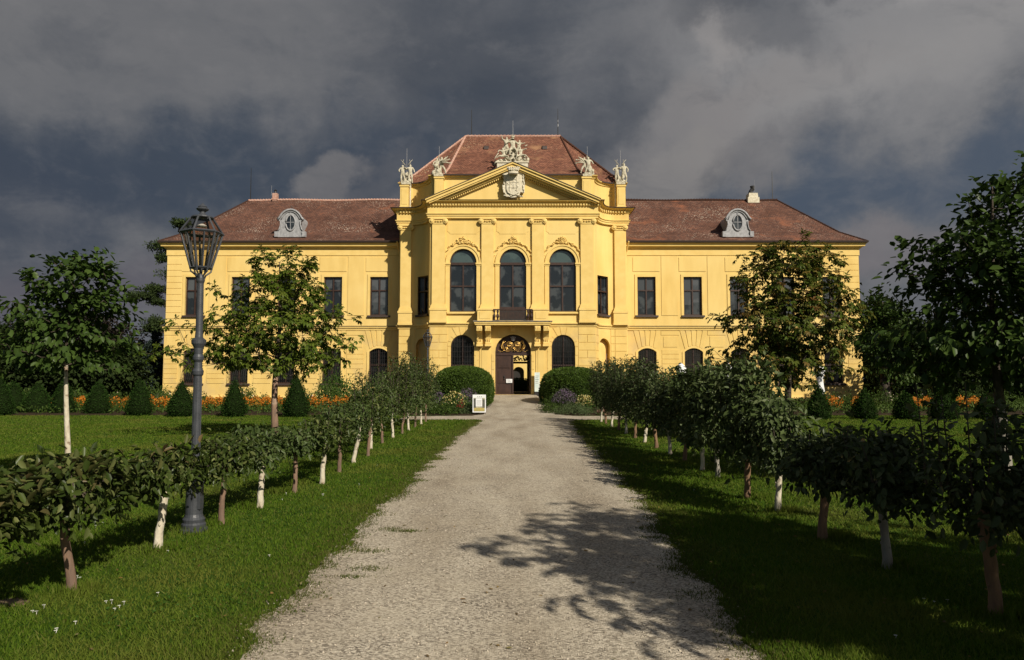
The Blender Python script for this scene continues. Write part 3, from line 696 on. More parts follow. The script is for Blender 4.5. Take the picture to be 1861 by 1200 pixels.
# ---------- wings
WE = 55.25
WX = X(1565.5, 640, DW); ZEV = Z(438.5, WE); ZWC = Z(451, DW); EX = X(1577, 438, WE); WRY = WE+6.5; WRZ = Z(364.5, WRY); WRX = X(1412, 366, WRY)
WC = [X(932+p, 540, DW) for p in (243, 327, 411, 495, 579)]
ZU0, ZU1 = Z(573.5,DW), Z(503.5,DW); ZL0, ZL1 = Z(697,DW), Z(633,DW)
ww = 33.5/24.2
for sg in (-1, 1):
    S = (lambda u, z, o: (u, DW-o, z)) if sg > 0 else (lambda u, z, o: (-u, DW-o, z))
    up = [(c, ww, ZU0, ZU1, 0) for c in WC]; lo = [(c, ww, ZL0, ZL1-.28, .28) for c in WC]
    m = MB(); wall(m, S, XE-.1, WX, ZS, ZEV, up)
    m.add([(sg*WX,DW,ZS),(sg*WX,67,ZS),(sg*WX,67,ZEV),(sg*WX,DW,ZEV)], [(0,1,2,3)]); m.add([(sg*XE,67,ZS),(sg*WX,67,ZS),(sg*WX,67,ZEV),(sg*XE,67,ZEV)], [(0,1,2,3)]); part(m, 'wing_upper_wall', 'plaster')
    m = MB(); wall(m, S, XE-.1, WX+.06, -.1, ZS, lo); m.add([(sg*(WX+.06),DW,-.1),(sg*(WX+.06),67,-.1),(sg*(WX+.06),67,ZS),(sg*(WX+.06),DW,ZS)], [(0,1,2,3)]); m.add([(sg*XE,67,-.1),(sg*WX,67,-.1),(sg*WX,67,ZS),(sg*XE,67,ZS)], [(0,1,2,3)]); part(m, 'wing_lower_wall', 'plaster_lo')
    for c in WC:
        fr = window(S, c, ww, ZU0, ZU1, 0, bars=(ZU1-(ZU1-ZU0)*.35,), surround=.2)
        k_ = (int(c*7)+(3 if sg > 0 else 0)) % 4; zz = ZU1-(ZU1-ZU0)*(.35,.35,.72,.12)[k_]
        bl_ = MB(); sbox(bl_, S, c-ww/2+.1, c-.06, zz, ZU1-.1, -.208, -.204); zz += (0,.0,.18,-.5)[k_]; sbox(bl_, S, c+.06, c+ww/2-.1, zz, ZU1-.1, -.208, -.204); part(bl_, 'blind', 'curtain', fr)
        window(S, c, ww, ZL0, ZL1-.28, .28, bars=(2.7,), glassm='glass_lo', surround=.17, grille=True)
    # facings, panels, quoins
    m = MB(); xs = [XE+.15]+[v for c in WC for v in (c-ww/2, c+ww/2)]+[WX]
    for i in range(0, len(xs), 2):
        a, b = xs[i], xs[i+1]; m = MB()
        if i == 0: a2, b2 = a, b-.38
        elif i == len(xs)-2: a2, b2 = a+.45, b-.0
        else: a2, b2 = a+.42, b-.42
        if b2-a2 > .2: rust(m, S, a2, b2, ZL0-.02, ZL1-.1, 7, pr=.03)
        if b2-a2 > .8: rust(m, S, a2+.12, b2-.12, ZL1+.06, ZS-.72, 1, pr=.03); rust(m, S, a2-.05, b2+.05, ZS-.66, ZS-.30, 1, pr=.03)
        if i == len(xs)-2: rust(m, S, WX-1.3, WX-.02, .42, ZL0-.1, 3, pr=.03)
        if m.v: facing(m)
    for c in WC:
        m = MB(); top = ZS-.3
        for k in range(5):
            q0, q1 = -1+2*k/5+.05, -1+2*(k+1)/5-.05
            za = lambda q: ZL1-.28+.19+.28*(1-q*q)
            kk = 1.55; splate(m, S, [(c+q0*ww/2, za(q0)), (c+q1*ww/2, za(q1)), (c+q1*ww/2*kk, top), (c+q0*ww/2*kk, top)], 0, .036)
        part(m, 'voussoirs', 'plaster_lo')
    m = MB(); rust(m, S, WX-1.15, WX-.02, ZS+.6, Z(464,DW)-.25, 10, pr=.03); part(m, 'quoins', 'plaster')
    m = MB(); rust(m, S, XE+.05, XE+.30, ZS+.6, Z(464,DW)-.25, 10, pr=.03); part(m, 'quoins', 'plaster')
    for i, c in enumerate(WC):
        m = MB(); sbox(m, S, c-1.02, c+1.02, ZU1+.42, Z(468,DW), 0, .035)
        if i < 4: d_ = (c+WC[i+1])/2; sbox(m, S, d_-.62, d_+.62, ZU0-.0, Z(466,DW), 0, .035)
        part(m, 'wall_panel', 'plaster')
    pw = [(-WX,67),(-WX,DW),(-XE+.1,DW)] if sg < 0 else [(XE-.1,DW),(WX,DW),(WX,67)]
    sweep_part('string_course', [(0,ZS-.28),(.06,ZS-.28),(.08,ZS-.14),(.14,ZS-.12),(.17,ZS-.02),(.14,ZS),(0,ZS+.04)], 'trim', pw)
    sweep_part('string_capping', [(.165,ZS+.003),(.175,ZS+.035),(0,ZS+.07)], 'gutter', pw)
    sweep_part('wing_frieze', [(0,Z(464.5,DW)-.03),(.05,Z(464.5,DW)),(.05,ZWC)], 'trim', pw)
    sweep_part('wing_cornice', [(.05,ZWC-.06),(.14,ZWC-.05),(.18,ZWC+.04),(.36,ZWC+.09),(.38,ZWC+.20),(.46,ZEV-.12),(.47,ZEV-.02)], 'trim', pw)
    sweep_part('plinth', [(.10,-.1),(.10,Z(724,DW)-.02),(.14,Z(724,DW)),(.12,Z(721,DW)),(.0,Z(720,DW)+.03)], 'plaster_lo', pw)
    m = MB(); pe = [(-EX,(WE+13.)),(-EX,WE),(-8.6,WE)] if sg < 0 else [(8.6,WE),(EX,WE),(EX,(WE+13.))]
    sweep(m, pe, [(-.12,ZEV-.10),(.02,ZEV-.10),(.07,ZEV+.02),(0,ZEV+.06)])
    gut = m
    lv = [(0, ZEV), (1.9, ZEV+1.05), (6.5, WRZ)]; polys = []
    def lev(k):
        i, z = lv[k]; ex = EX-(EX-WRX)*i/6.5; return ex, WE+i, (WE+13.)-i, z
    for k in range(2):
        a, b = lev(k), lev(k+1)
        polys.append([(sg*XE,a[1],a[3]),(sg*a[0],a[1],a[3]),(sg*b[0],b[1],b[3]),(sg*XE,b[1],b[3])])
        polys.append([(sg*a[0],a[1],a[3]),(sg*a[0],a[2],a[3]),(sg*b[0],b[2],b[3]+(.001 if k else 0)),(sg*b[0],b[1],b[3])] if k == 0 else [(sg*a[0],a[1],a[3]),(sg*a[0],a[2],a[3]),(sg*b[0],b[1],b[3])])
        polys.append([(sg*XE,a[2],a[3]),(sg*a[0],a[2],a[3]),(sg*b[0],b[2],b[3]),(sg*XE,b[2],b[3])])
    wr = uvmesh(polys, 'wing_roof', 'tile')
    part(gut, 'eaves_gutter', 'gutter', wr)
    m = MB(); n = 58; x0 = XE
    for i in range(n):
        a = x0+(WRX-x0)*i/n; b = x0+(WRX-x0)*(i+1)/n; w = .03*math.sin(i*.21+sg); m.tube([(sg*a,WRY,WRZ+.0+w),(sg*b,WRY,WRZ+.03+w)], [.09,.12], 7)
    part(m, 'ridge_tiles', 'mortar' if sg < 0 else 'tile', wr)
    m = MB(); a, b, c = [Vector((sg*lev(k)[0], lev(k)[1], lev(k)[3])) for k in (2,1,0)]
    pts = [a.lerp(b, i/22) for i in range(23)]+[b.lerp(c, i/10) for i in range(1,11)]
    for p, q in zip(pts[:-1], pts[1:]): m.tube([p, q], [.09,.065], 6)
    part(m, 'hip_tiles', 'tile', wr)
    # dormer
    dxm = X(1340.5 if sg > 0 else 528, 405, 56.0); dzb = Z(430.5, 56.0)
    half = [(1.15,0),(1.13,.38),(.97,.40),(.95,.55),(.80,.66),(.73,.95),(.72,1.18),(.93,1.24),(.98,1.38),(.84,1.48),(.74,1.66),(.60,1.84),(.42,1.98),(.22,2.07),(0,2.10)]
    outl = [(dxm+x, dzb+z) for x, z in half]+[(dxm-x, dzb+z) for x, z in reversed(half[:-1])]
    m = MB(); m.poly_extrude(outl, 56.0, 56.22)
    body = [(.70,0),(.70,1.3),(.66,1.55),(.5,1.8),(.26,1.95),(0,2.0)]
    m.poly_extrude([(dxm+x, dzb+z) for x, z in body]+[(dxm-x, dzb+z) for x, z in reversed(body[:-1])], 56.2, 59.6)
    for q in (-1, 1): m.box(dxm+q*1.05-.14, dxm+q*1.05+.14, 55.88, 56.2, dzb-.02, dzb+.40)
    m.box(dxm-1.0, dxm+1.0, 55.93, 56.1, dzb-.03, dzb+.10)
    dorm = part(m, 'dormer', 'lead')
    m = MB(); mo = [(dxm+q*x, 55.93, dzb+z) for q, seq in ((1, half[7:-1]), (0, [(0,2.10)]), (-1, list(reversed(half[7:-1])))) for x, z in seq]; m.tube(mo, .085, 6)
    ins = [(dxm+q*x*.86, 55.96, dzb+z-.14) for q, seq in ((1, half[9:-1]), (0, [(0,2.10)]), (-1, list(reversed(half[9:-1])))) for x, z in seq]; m.tube(ins, .04, 5)
    for q in (-1, 1): m.tube([(dxm+q*.98,55.97,dzb+.42),(dxm+q*.84,55.95,dzb+.62),(dxm+q*.76,55.95,dzb+.95),(dxm+q*.76,55.95,dzb+1.2)], .05, 5)
    m.blob((dxm, 55.95, dzb+1.75), (.07,.06,.14)); part(m, 'dormer_moulding', 'lead', dorm, True)
    m = MB(); N_ = 24; ov = [(dxm+.36*math.cos(2*PI*k/N_), 55.97, dzb+1.08+.60*math.sin(2*PI*k/N_)) for k in range(N_+1)]; m.tube(ov, .065, 6, cap=False); part(m, 'oval_surround', 'lead', dorm, True)
    m = MB(); m.add([(dxm+.34*math.cos(2*PI*k/N_), 55.985, dzb+1.08+.57*math.sin(2*PI*k/N_)) for k in range(N_)], [tuple(range(N_))]); part(m, 'pane', 'glass', dorm)
    m = MB(); m.box(dxm-.02, dxm+.02, 55.955, 55.98, dzb+.52, dzb+1.64); m.box(dxm-.33, dxm+.33, 55.957, 55.982, dzb+1.10, dzb+1.14); part(m, 'glazing_bar', 'lead', dorm)
    m = MB(); m.tube([(dxm,56.1,dzb+2.1),(dxm,56.1,dzb+2.45)], .012, 4); part(m, 'finial', 'iron', dorm)
    # downpipe in the inner corner
    m = MB(); m.tube([(sg*(XE+.32),DW-.75,ZEV-.05),(sg*(XE+.22),DW-.25,ZEV-.75),(sg*(XE+.18),DW-.16,ZEV-1.2),(sg*(XE+.18),DW-.16,.3)], .06, 8); part(m, 'downpipe', 'trim')
    m = MB(); m.tube([(sg*(PX2[0]-.10),D2+.15,ZAT-.02),(sg*(PX2[0]-.10),D2+.1,ZCO+.2)], .055, 6); part(m, 'downpipe', 'crest')
# chimneys
m = MB(); cx_ = X(1366.5,358,WRY); z0 = WRZ-.3; m.poly_extrude([(cx_-.44,z0),(cx_+.44,z0),(cx_+.36,Z(353,WRY)),(cx_-.36,Z(353,WRY))], WRY-.4, WRY+.4); m.box(cx_-.48, cx_+.48, WRY-.44, WRY+.44, z0, WRZ+.18)
ch = part(m, 'chimney', 'crest')
m = MB(); zc_ = Z(353,WRY); m.tube([(cx_-.10,WRY,zc_-.02),(cx_-.08,WRY,zc_+.25),(cx_+.06,WRY,zc_+.42),(cx_+.03,WRY,zc_+.68)], [.24,.17,.17,.2], 8); m.blob((cx_-.02,WRY,zc_+.28), (.16,.12,.2)); part(m, 'cowl', 'iron', ch)
m = MB(); cx_ = X(500.5,355,WRY); m.box(cx_-.2, cx_+.2, WRY-.2, WRY+.2, WRZ-.1, Z(352,WRY)); m.box(cx_-.25, cx_+.25, WRY-.25, WRY+.25, WRZ, WRZ+.15); ch = part(m, 'chimney', 'mortar')
m = MB(); m.lathe([(.09,0),(.08,.2),(.14,.25),(.02,.36)], (cx_,WRY,Z(352,WRY)), 8); part(m, 'cowl', 'iron', ch)
def rod(px, y0, y1, D, r=.04, m='iron'):
    mb = MB(); x, _ = P(px,y1,D); mb.tube([(x,D,Z(y1+3,D)),(x,D,Z(y0,D))], [r, r*.5], 5); part(mb, 'lightning_rod', m)
rod(857,199,248,RY); rod(1014,198,248,RY); rod(455,305,364,WRY); rod(1404,312,366,WRY); rod(493,337,364,WRY,.015,'lead'); rod(1372,327,364,WRY,.015,'lead'); rod(1130,352,364,WRY,.01); rod(650,357,364,WRY,.01)
m = MB(); x = X(1014,220,RY); zz = Z(231,RY); m.lathe([(.03,0),(.045,.1),(.02,.3),(.03,.5),(.01,.7)], (x,RY,zz), 8); part(m, 'rod_insulator', 'lead')
# ---------- statues
def skin_fig(J, E, name, m, parent, sub=1):
    """one continuous carved body grown over joints J {name:(pos,radius)} and bones E"""
    me = bpy.data.meshes.new('tmp'); bm = bmesh.new(); sk = bm.verts.layers.skin.verify(); V = {}
    for k, (p, r) in J.items():
        v = bm.verts.new(p); v[sk].radius = (r, r) if not hasattr(r, '__len__') else r; V[k] = v
    V['pelvis'][sk].use_root = True
    for a, b in E: bm.edges.new((V[a], V[b]))
    bm.to_mesh(me); bm.free(); ob = bpy.data.objects.new('tmp', me); COL.objects.link(ob)
    ob.modifiers.new('skin', 'SKIN'); s = ob.modifiers.new('sub', 'SUBSURF'); s.levels = sub; s.render_levels = sub
    dg = bpy.context.evaluated_depsgraph_get(); me2 = bpy.data.meshes.new_from_object(ob.evaluated_get(dg)); bpy.data.objects.remove(ob); 
    o = ORI.get(parent.name, (0,0,0)); me2.transform(Matrix.Translation((-o[0],-o[1],-o[2]))); me2.materials.clear(); me2.materials.append(M[m]); me2.shade_smooth(); me2.name = name
    r = bpy.data.objects.new(name, me2); COL.objects.link(r); r.parent = parent; ORI[r.name] = o; return r
BONES = [('pelvis','belly'),('belly','chest'),('chest','neck'),('neck','head'),('head','crown')]+[(a+s, b+s) for s in 'lr' for a, b in (('hip','knee'),('knee','foot'),('foot','toe'),('sh','el'),('el','ha'))]+[('pelvis','hipl'),('pelvis','hipr'),('chest','shl'),('chest','shr')]
def figure(parent, at, H, arml, armr, legl, legr, lean=(0,0), seat=False, name='figure', yaw=0, wings=False, fat=1.15):
    """arml etc: two (dx,dz) directions in the facade plane for upper and lower limb"""
    h = H; c, s = math.cos(yaw), math.sin(yaw); r = .075*h*fat
    def w(x, y, z): return (at[0]+x*c-y*s, at[1]+x*s+y*c, at[2]+z)
    pz = .48*h if not seat else .24*h
    lx, ly = lean
    J = {'pelvis': (w(0,0,pz), r*1.25), 'belly': (w(lx*.3,ly*.3,pz+.12*h), r*1.05), 'chest': (w(lx*.7,ly*.7,pz+.27*h), r*1.35), 'neck': (w(lx,ly,pz+.37*h), r*.55), 'head': (w(lx*1.1,ly-.01,pz+.45*h), r*.85), 'crown': (w(lx*1.15,ly,pz+.52*h), r*.62)}
    for q, s_, arm, leg in ((-1,'l',arml,legl),(1,'r',armr,legr)):
        sh = (q*.12*h+lx*.8, ly*.8, pz+.33*h); el = (sh[0]+arm[0][0]*.17*h, sh[1]-.05*h, sh[2]+arm[0][1]*.17*h); ha = (el[0]+arm[1][0]*.18*h, el[1]-.06*h, el[2]+arm[1][1]*.18*h)
        J['sh'+s_] = (w(*sh), r*.6); J['el'+s_] = (w(*el), r*.45); J['ha'+s_] = (w(*ha), r*.36)
        hp = (q*.07*h, 0, pz-.02*h); kn = (hp[0]+leg[0][0]*.24*h, hp[1]-(.20*h if seat else .05*h), hp[2]+leg[0][1]*.24*h); ft = (kn[0]+leg[1][0]*.24*h, kn[1]+.03*h, kn[2]+leg[1][1]*.24*h)
        J['hip'+s_] = (w(*hp), r*.9); J['knee'+s_] = (w(*kn), r*.62); J['foot'+s_] = (w(*ft), r*.42); J['toe'+s_] = (w(ft[0], ft[1]-.08*h, ft[2]-.01*h), r*.32)
    return skin_fig(J, BONES, name, 'stone', parent)
D_, U_ = (0,-1), (0,1)
def drapery(parent, at, w, h, n=16, seed=1, name='drapery'):
    m = MB(); rr = random.Random(seed)
    for k in range(n):
        x = rr.uniform(-w,w); m.blob((at[0]+x, at[1]+rr.uniform(-.12,.12), at[2]+rr.random()*h*(1-abs(x)/w*.6)), (rr.uniform(.09,.17),.11,rr.uniform(.12,.24)), 1, .22, Matrix.Rotation(rr.uniform(-.7,.7), 3, 'Y'))
    return m.build(name, M['stone'], parent, smooth=True)
def statue(px, y0, y1, D, label, figs, rodtop, extra=None, name='stone_statue'):
    x, z = X(px,y1,D), Z(y1,D); t = thing(name, label, 'statue', (x, D, z+.003), 'statues along the palace attic'); H = Z(y0,D)-z
    m = MB(); m.box(x-.33, x+.33, D-.28, D+.28, z+.003, z+.10*H); m.blob((x,D,z+.12*H), (.32,.26,.14), 2, .12); m.build('base', M['stone'], t)
    for k, a in enumerate(figs): figure(t, (x+a[0]*H, D+a[1], z+a[2]*H), a[3]*H, *a[4:])
    m = MB(); m.tube([(x+.02, D, z+.6*H), (x+.02, D, Z(rodtop,D))], [.02,.012], 5); m.build('lightning_rod', M['lead'], t)
    if extra: extra(t, x, z, H)
    return t
DI = D1+.33; DO = D2+.15; zb_i, zb_o = 322, 336.8
def wing_sprays(sg):
    def f(t, x, z, H):
        m = MB()
        for dx_, dz_, l in ((.9,.35,.42),(.95,-.05,.45),(.7,.75,.3)):
            a = (x+sg*.12*H, DI-.1, z+.66*H); b = (x+sg*(.12+dx_*l*.5)*H, DI-.15, z+(.66+dz_*l*.5+.03)*H); c = (x+sg*(.12+dx_*l)*H, DI-.15, z+(.66+dz_*l)*H)
            m.tube([a,b,c], [.05,.05,.03], 6); 
            for k in range(3): m.blob(Vector(c)+Vector((random.uniform(-.05,.05),0,random.uniform(-.05,.05))), (.06,.04,.04))
        m.build('raised_branch', M['stone'], t, smooth=True); drapery(t, (x-sg*.14*H, DI, z+.12*H), .22, .45*H, 8, 3+sg)
    return f
def antlers(t, x, z, H):
    m = MB()
    for q in (-1, 1):
        a = (x+q*.05*H, DO, z+.88*H); m.tube([a, (x+q*.14*H, DO, z+1.0*H), (x+q*.26*H, DO, z+1.14*H)], [.028,.022,.012], 5); m.tube([(x+q*.12*H,DO,z+.97*H),(x+q*.20*H,DO,z+.98*H)], .014, 5); m.tube([(x+q*.16*H,DO,z+1.03*H),(x+q*.13*H,DO,z+1.14*H)], .014, 5)
    m.build('twig_headdress', M['stone'], t, smooth=True); drapery(t, (x, DO-.02, z+.10*H), .26, .42*H, 12, int(x*3)+40)
statue(738.5,296,zb_o,DO,'pair of standing stone cherubs with twigs on the far left attic pedestal', [(-.17,0,.12,.78,((-.5,-.8),(.3,-.6)),((.6,-.5),(.6,.5)),(D_,D_),((.2,-1),(.0,-1))),(.17,-.02,.12,.80,((-.6,-.4),(-.5,.6)),((.5,-.8),(.2,-.9)),(D_,D_),((.1,-1),(.1,-1)))], 270, antlers)
statue(1127.5,296,zb_o,DO,'pair of standing stone cherubs with forked twigs on the far right attic pedestal', [(-.15,0,.12,.78,((-.7,-.5),(.4,-.5)),((.6,-.3),(.4,.7)),(D_,D_),(D_,D_)),(.16,-.03,.12,.84,((-.5,-.6),(-.5,.4)),((.5,-.8),(-.2,-.9)),(D_,D_),((.2,-1),(-.1,-1)))], 273, antlers)
statue(797.5,284,zb_i,DI,'stone figure flinging its arm to the right on the inner left attic pedestal', [(-.10,0,.10,.80,((-.5,-.6),(-.1,-.9)),((.8,.2),(.9,.3)),((-.1,-1),(-.1,-1)),((.35,-.9),(.4,-.9)),(.02,0)),(.12,.10,.14,.84,((-.3,.6),(.2,.9)),((.8,.5),(.6,.7)),((.1,-1),(.2,-1)),((.5,-.8),(.2,-.9)))], 266, wing_sprays(1))
statue(1067,284,zb_i,DI,'stone figure flinging its arm to the left on the inner right attic pedestal', [(.08,0,.10,.86,((-.9,.2),(-.9,.3)),((.5,-.6),(.3,-.8)),((-.35,-.9),(-.3,-.9)),((.15,-1),(.1,-1)),(-.03,0)),(-.12,.1,.16,.80,((-.8,.5),(-.6,.7)),((.3,.6),(-.2,.9)),((-.4,-.8),(-.2,-.9)),((0,-1),(-.1,-1)))], 266, wing_sprays(-1))
GD = D1+.9; gx, gz = X(931.5,296,GD), Z(303,GD)
m = MB(); m.box(gx-1.12, gx+1.12, GD-.5, GD+.6, ZAT-.3, gz+.14); m.box(gx-1.18, gx+1.18, GD-.56, GD+.6, gz+.14, gz+.24); part(m, 'group_pedestal', 'crest')
gz += .243
G = thing('statue_group', 'large pyramidal stone statue group crowning the pediment apex', 'statue', (gx, GD, gz))
u = 1/25.2
m = MB(); rr = random.Random(9)
for k in range(46):
    q = rr.uniform(-1,1); hh = max(.05, 1.05*(1-abs(q))**1.2)
    m.blob((gx+q*1.08, GD+rr.uniform(-.2,.3), gz+rr.random()*hh), (rr.uniform(.12,.26),.2,rr.uniform(.08,.2)), 1, .25, Matrix.Rotation(rr.uniform(-.8,.8), 3, 'Y'))
m.build('rocky_base', M['stone'], G, smooth=True)
figure(G, (gx+.02, GD-.05, gz+.72), 1.55, ((-.8,-.2),(-.5,-.6)), ((.6,-.7),(.5,-.4)), ((-.3,-.4),(.0,-1)), ((.45,-.5),(.1,-1)), seat=True)
figure(G, (gx-.48, GD+.05, gz+.62), 1.35, ((-.7,.4),(-.1,1)), ((.6,.2),(.4,.3)), ((-.3,-.9),(-.1,-1)), ((.3,-.9),(.1,-1)), (.05,0))
figure(G, (gx-.62, GD-.30, gz+.18), 1.15, ((-.8,.1),(-.4,-.8)), ((.5,-.4),(.5,-.2)), ((-.9,-.1),(-.7,-.5)), ((.8,-.2),(.2,-.6)), (-.08,0), seat=True)
figure(G, (gx+.60, GD-.25, gz+.22), 1.2, ((-.6,-.2),(-.5,.3)), ((.9,.2),(.7,.1)), ((-.7,-.3),(-.2,-.6)), ((.9,-.1),(.5,-.6)), (-.06,0), seat=True)
figure(G, (gx+.42, GD+.1, gz+.55), 1.2, ((-.6,-.3),(-.5,.1)), ((.8,-.3),(.6,.3)), ((0,-1),(0,-1)), ((.3,-.9),(.1,-1)), (.08,0))
figure(G, (gx+.02, GD-.28, gz+.10), .8, ((-.7,-.3),(-.3,.5)), ((.7,-.3),(.3,.5)), ((-.5,-.4),(0,-1)), ((.5,-.4),(0,-1)), seat=True)
drapery(G, (gx+.75, GD-.2, gz+.1), .38, .7, 14, 12); drapery(G, (gx-.2, GD, gz+.6), .4, .8, 14, 13)
m = MB(); m.tube([(gx-1.0,GD-.2,gz+.75),(gx-1.25,GD-.25,gz+.35),(gx-1.32,GD-.25,gz+.18)], [.04,.035,.02], 6); m.tube([(gx-.95,GD-.2,gz+.1),(gx-1.2,GD-.2,gz+.05),(gx-1.32,GD-.2,gz-.2)], [.12,.1,.05], 6); m.tube([(gx+.85,GD-.1,gz+1.2),(gx+1.08,GD-.15,gz+1.32)], [.05,.03], 6); m.build('attribute', M['stone'], G, smooth=True)
m = MB(); zh = gz+.72+1.55*.78
for k in range(7): a = 2*PI*k/7; m.tube([(gx+.02+.1*math.cos(a),GD-.05+.1*math.sin(a),zh),(gx+.02+.13*math.cos(a),GD-.05+.13*math.sin(a),zh+.15)], [.03,.02], 5)
m.lathe([(.1,0),(.13,.03),(.12,.08),(.02,.12)], (gx+.02,GD-.05,zh-.05), 10); m.build('crown', M['stone'], G)
m = MB(); m.tube([(gx+.03,GD,gz+1.6),(gx+.03,GD,Z(219,GD))], [.022,.012], 5); m.build('lightning_rod', M['lead'], G)
# ================================================================== GROUND
def tagk(o, kind): o['kind'] = kind; return o
M['lawn'] = mat('lawn_ground', (.026,.060,.005), (.045,.085,.008), .9, .95, .5, 40, c3=(.085,.082,.022), s3=.35, lo3=.56, hi3=.74, spec=.1)
M['soil'] = mat('bed_soil', (.045,.030,.018), (.025,.018,.010), 5, .95, .5, 20, spec=.1)
M['stem'] = mat('green_stem', (.06,.08,.025), (.05,.045,.02), 8, .7)
def gravel_mat():
    m = bpy.data.materials.new('pale_gravel'); m.use_nodes = True; nt = m.node_tree; N = nt.nodes; L = nt.links; b = N['Principled BSDF']
    b.inputs['Roughness'].default_value = .9; b.inputs['Specular IOR Level'].default_value = .15
    tc = N.new('ShaderNodeTexCoord'); v = N.new('ShaderNodeTexVoronoi'); v.inputs['Scale'].default_value = 70; L.new(tc.outputs['Object'], v.inputs['Vector'])
    cr = N.new('ShaderNodeValToRGB'); e = cr.color_ramp.elements; e[0].position = .05; e[0].color = (.13,.11,.085,1); e[1].position = 1; e[1].color = (.60,.53,.42,1); k = e.new(.45); k.color = (.345,.30,.235,1)
    sp = N.new('ShaderNodeSeparateColor'); L.new(v.outputs['Color'], sp.inputs[0]); L.new(sp.outputs[0], cr.inputs[0])
    n = N.new('ShaderNodeTexNoise'); n.inputs['Scale'].default_value = 1.6; n.inputs['Detail'].default_value = 9; n.inputs['Roughness'].default_value = .7; L.new(tc.outputs['Object'], n.inputs['Vector'])
    mr = N.new('ShaderNodeMapRange'); mr.inputs['From Min'].default_value = .36; mr.inputs['From Max'].default_value = .66; L.new(n.outputs['Fac'], mr.inputs['Value'])
    mx = N.new('ShaderNodeMix'); mx.data_type = 'RGBA'; L.new(mr.outputs[0], mx.inputs[0]); L.new(cr.outputs[0], mx.inputs[6]); mx.inputs[7].default_value = (.46,.40,.30,1)
    ml = N.new('ShaderNodeMath'); ml.operation = 'MULTIPLY'; L.new(mr.outputs[0], ml.inputs[0]); ml.inputs[1].default_value = .5; L.new(ml.outputs[0], mx.inputs[0])
    n2 = N.new('ShaderNodeTexNoise'); n2.inputs['Scale'].default_value = .9; n2.inputs['Detail'].default_value = 7; mpp = N.new('ShaderNodeMapping'); mpp.inputs['Scale'].default_value = (1.6,.35,1); L.new(tc.outputs['Object'], mpp.inputs[0]); L.new(mpp.outputs[0], n2.inputs['Vector'])
    m2 = N.new('ShaderNodeMapRange'); m2.inputs['From Min'].default_value = .42; m2.inputs['From Max'].default_value = .7; L.new(n2.outputs['Fac'], m2.inputs['Value'])
    x2 = N.new('ShaderNodeMix'); x2.data_type = 'RGBA'; x2.blend_type = 'MULTIPLY'; L.new(m2.outputs[0], x2.inputs[0]); L.new(mx.outputs[2], x2.inputs[6]); x2.inputs[7].default_value = (.70,.67,.64,1)
    L.new(x2.outputs[2], b.inputs['Base Color'])
    bp = N.new('ShaderNodeBump'); bp.inputs['Strength'].default_value = .6; bp.inputs['Distance'].default_value = .008
    L.new(v.outputs['Distance'], bp.inputs['Height']); bp.invert = True; L.new(bp.outputs[0], b.inputs['Normal'])
    return m
M['gravel'] = gravel_mat()
def hnoise(y, s):  # smooth 1-D noise
    return math.sin(y*1.7+s)*.35+math.sin(y*4.1+s*2.3)*.3+math.sin(y*9.7+s*.7)*.22+math.sin(y*21.3+s*1.9)*.13+math.sin(y*43+s*3.1)*.1
def edgeL(y): 
    b = np.interp(y, [0,4,6,8.4,10.6,15,19.5,24,28.7,30], [-1.62,-1.60,-1.63,-1.68,-1.60,-1.63,-1.63,-1.50,-1.32,-1.5])
    return b+hnoise(y, 1.3)*.11+.03*math.sin(y*5.3)*math.sin(y*1.9+1)
def edgeR(y):
    b = np.interp(y, [0,4,5.2,6.8,10.6,15,19.5,24,28.7,30], [1.46,1.46,1.45,1.52,1.78,1.86,1.92,2.1,2.35,2.6])
    return b+hnoise(y, 4.2)*.10+.03*math.sin(y*4.7)*math.sin(y*2.3)
g = MB(); g.add([(-900,-500,0),(900,-500,0),(900,1500,0),(-900,1500,0)], [(0,1,2,3)]); tagk(g.build('lawn', M['lawn']), 'structure')
g = MB(); ys = list(np.arange(-6, 29.6, .04)); 
for i, y in enumerate(ys): g.v += [(edgeL(y), y, .006), (edgeR(y), y, .006)]
g.f += [(2*i, 2*i+1, 2*i+3, 2*i+2) for i in range(len(ys)-1)]
tagk(g.build('gravel_path', M['gravel']), 'structure')
g = MB(); xs = list(np.arange(-4.6, 4.9, .04))
for x in xs: 
    t = min(1, max(0, (abs(x)-1.2)/2.6)); g.v += [(x, 29.4+.25*t+hnoise(x,7)*.12, .010), (x, 32.9-.5*t+hnoise(x,2)*.10, .010)]
g.f += [(2*i, 2*i+2, 2*i+3, 2*i+1) for i in range(len(xs)-1)]
tagk(g.build('cross_path', M['gravel']), 'structure')
g = MB(); rows = [(32.5,-1.5,2.3,.014),(34.0,-1.2,2.0,.05),(40,-1.15,1.75,.22),(46,-1.2,1.6,.40),(D1+.40,-1.26,1.6,ZDR)]
for y, a, b, z in rows: g.v += [(a-.4,y,max(.0,z-.25)),(a,y,z),(b,y,z),(b+.4,y,max(0,z-.25))]
for i in range(len(rows)-1): g.f += [(4*i+k, 4*i+k+1, 4*i+k+5, 4*i+k+4) for k in range(3)]
tagk(g.build('entrance_ramp', M['gravel']), 'structure')
for sg, x0, x1 in ((-1, -30, -1.3), (1, 1.9, 30)):
    g = MB(); n = 120; r = []
    for i in range(n+1):
        x = x0+(x1-x0)*i/n; yf = 33.0+hnoise(x, 3)*.2; g.v += [(x, yf, .009), (x, yf+.5, .06), (x, 55.8, .16)]
    g.f += [(3*i+k, 3*i+3+k, 3*i+4+k, 3*i+1+k) for i in range(n) for k in (0, 1)]
    tagk(g.build('flower_bed_soil', M['soil']), 'structure')
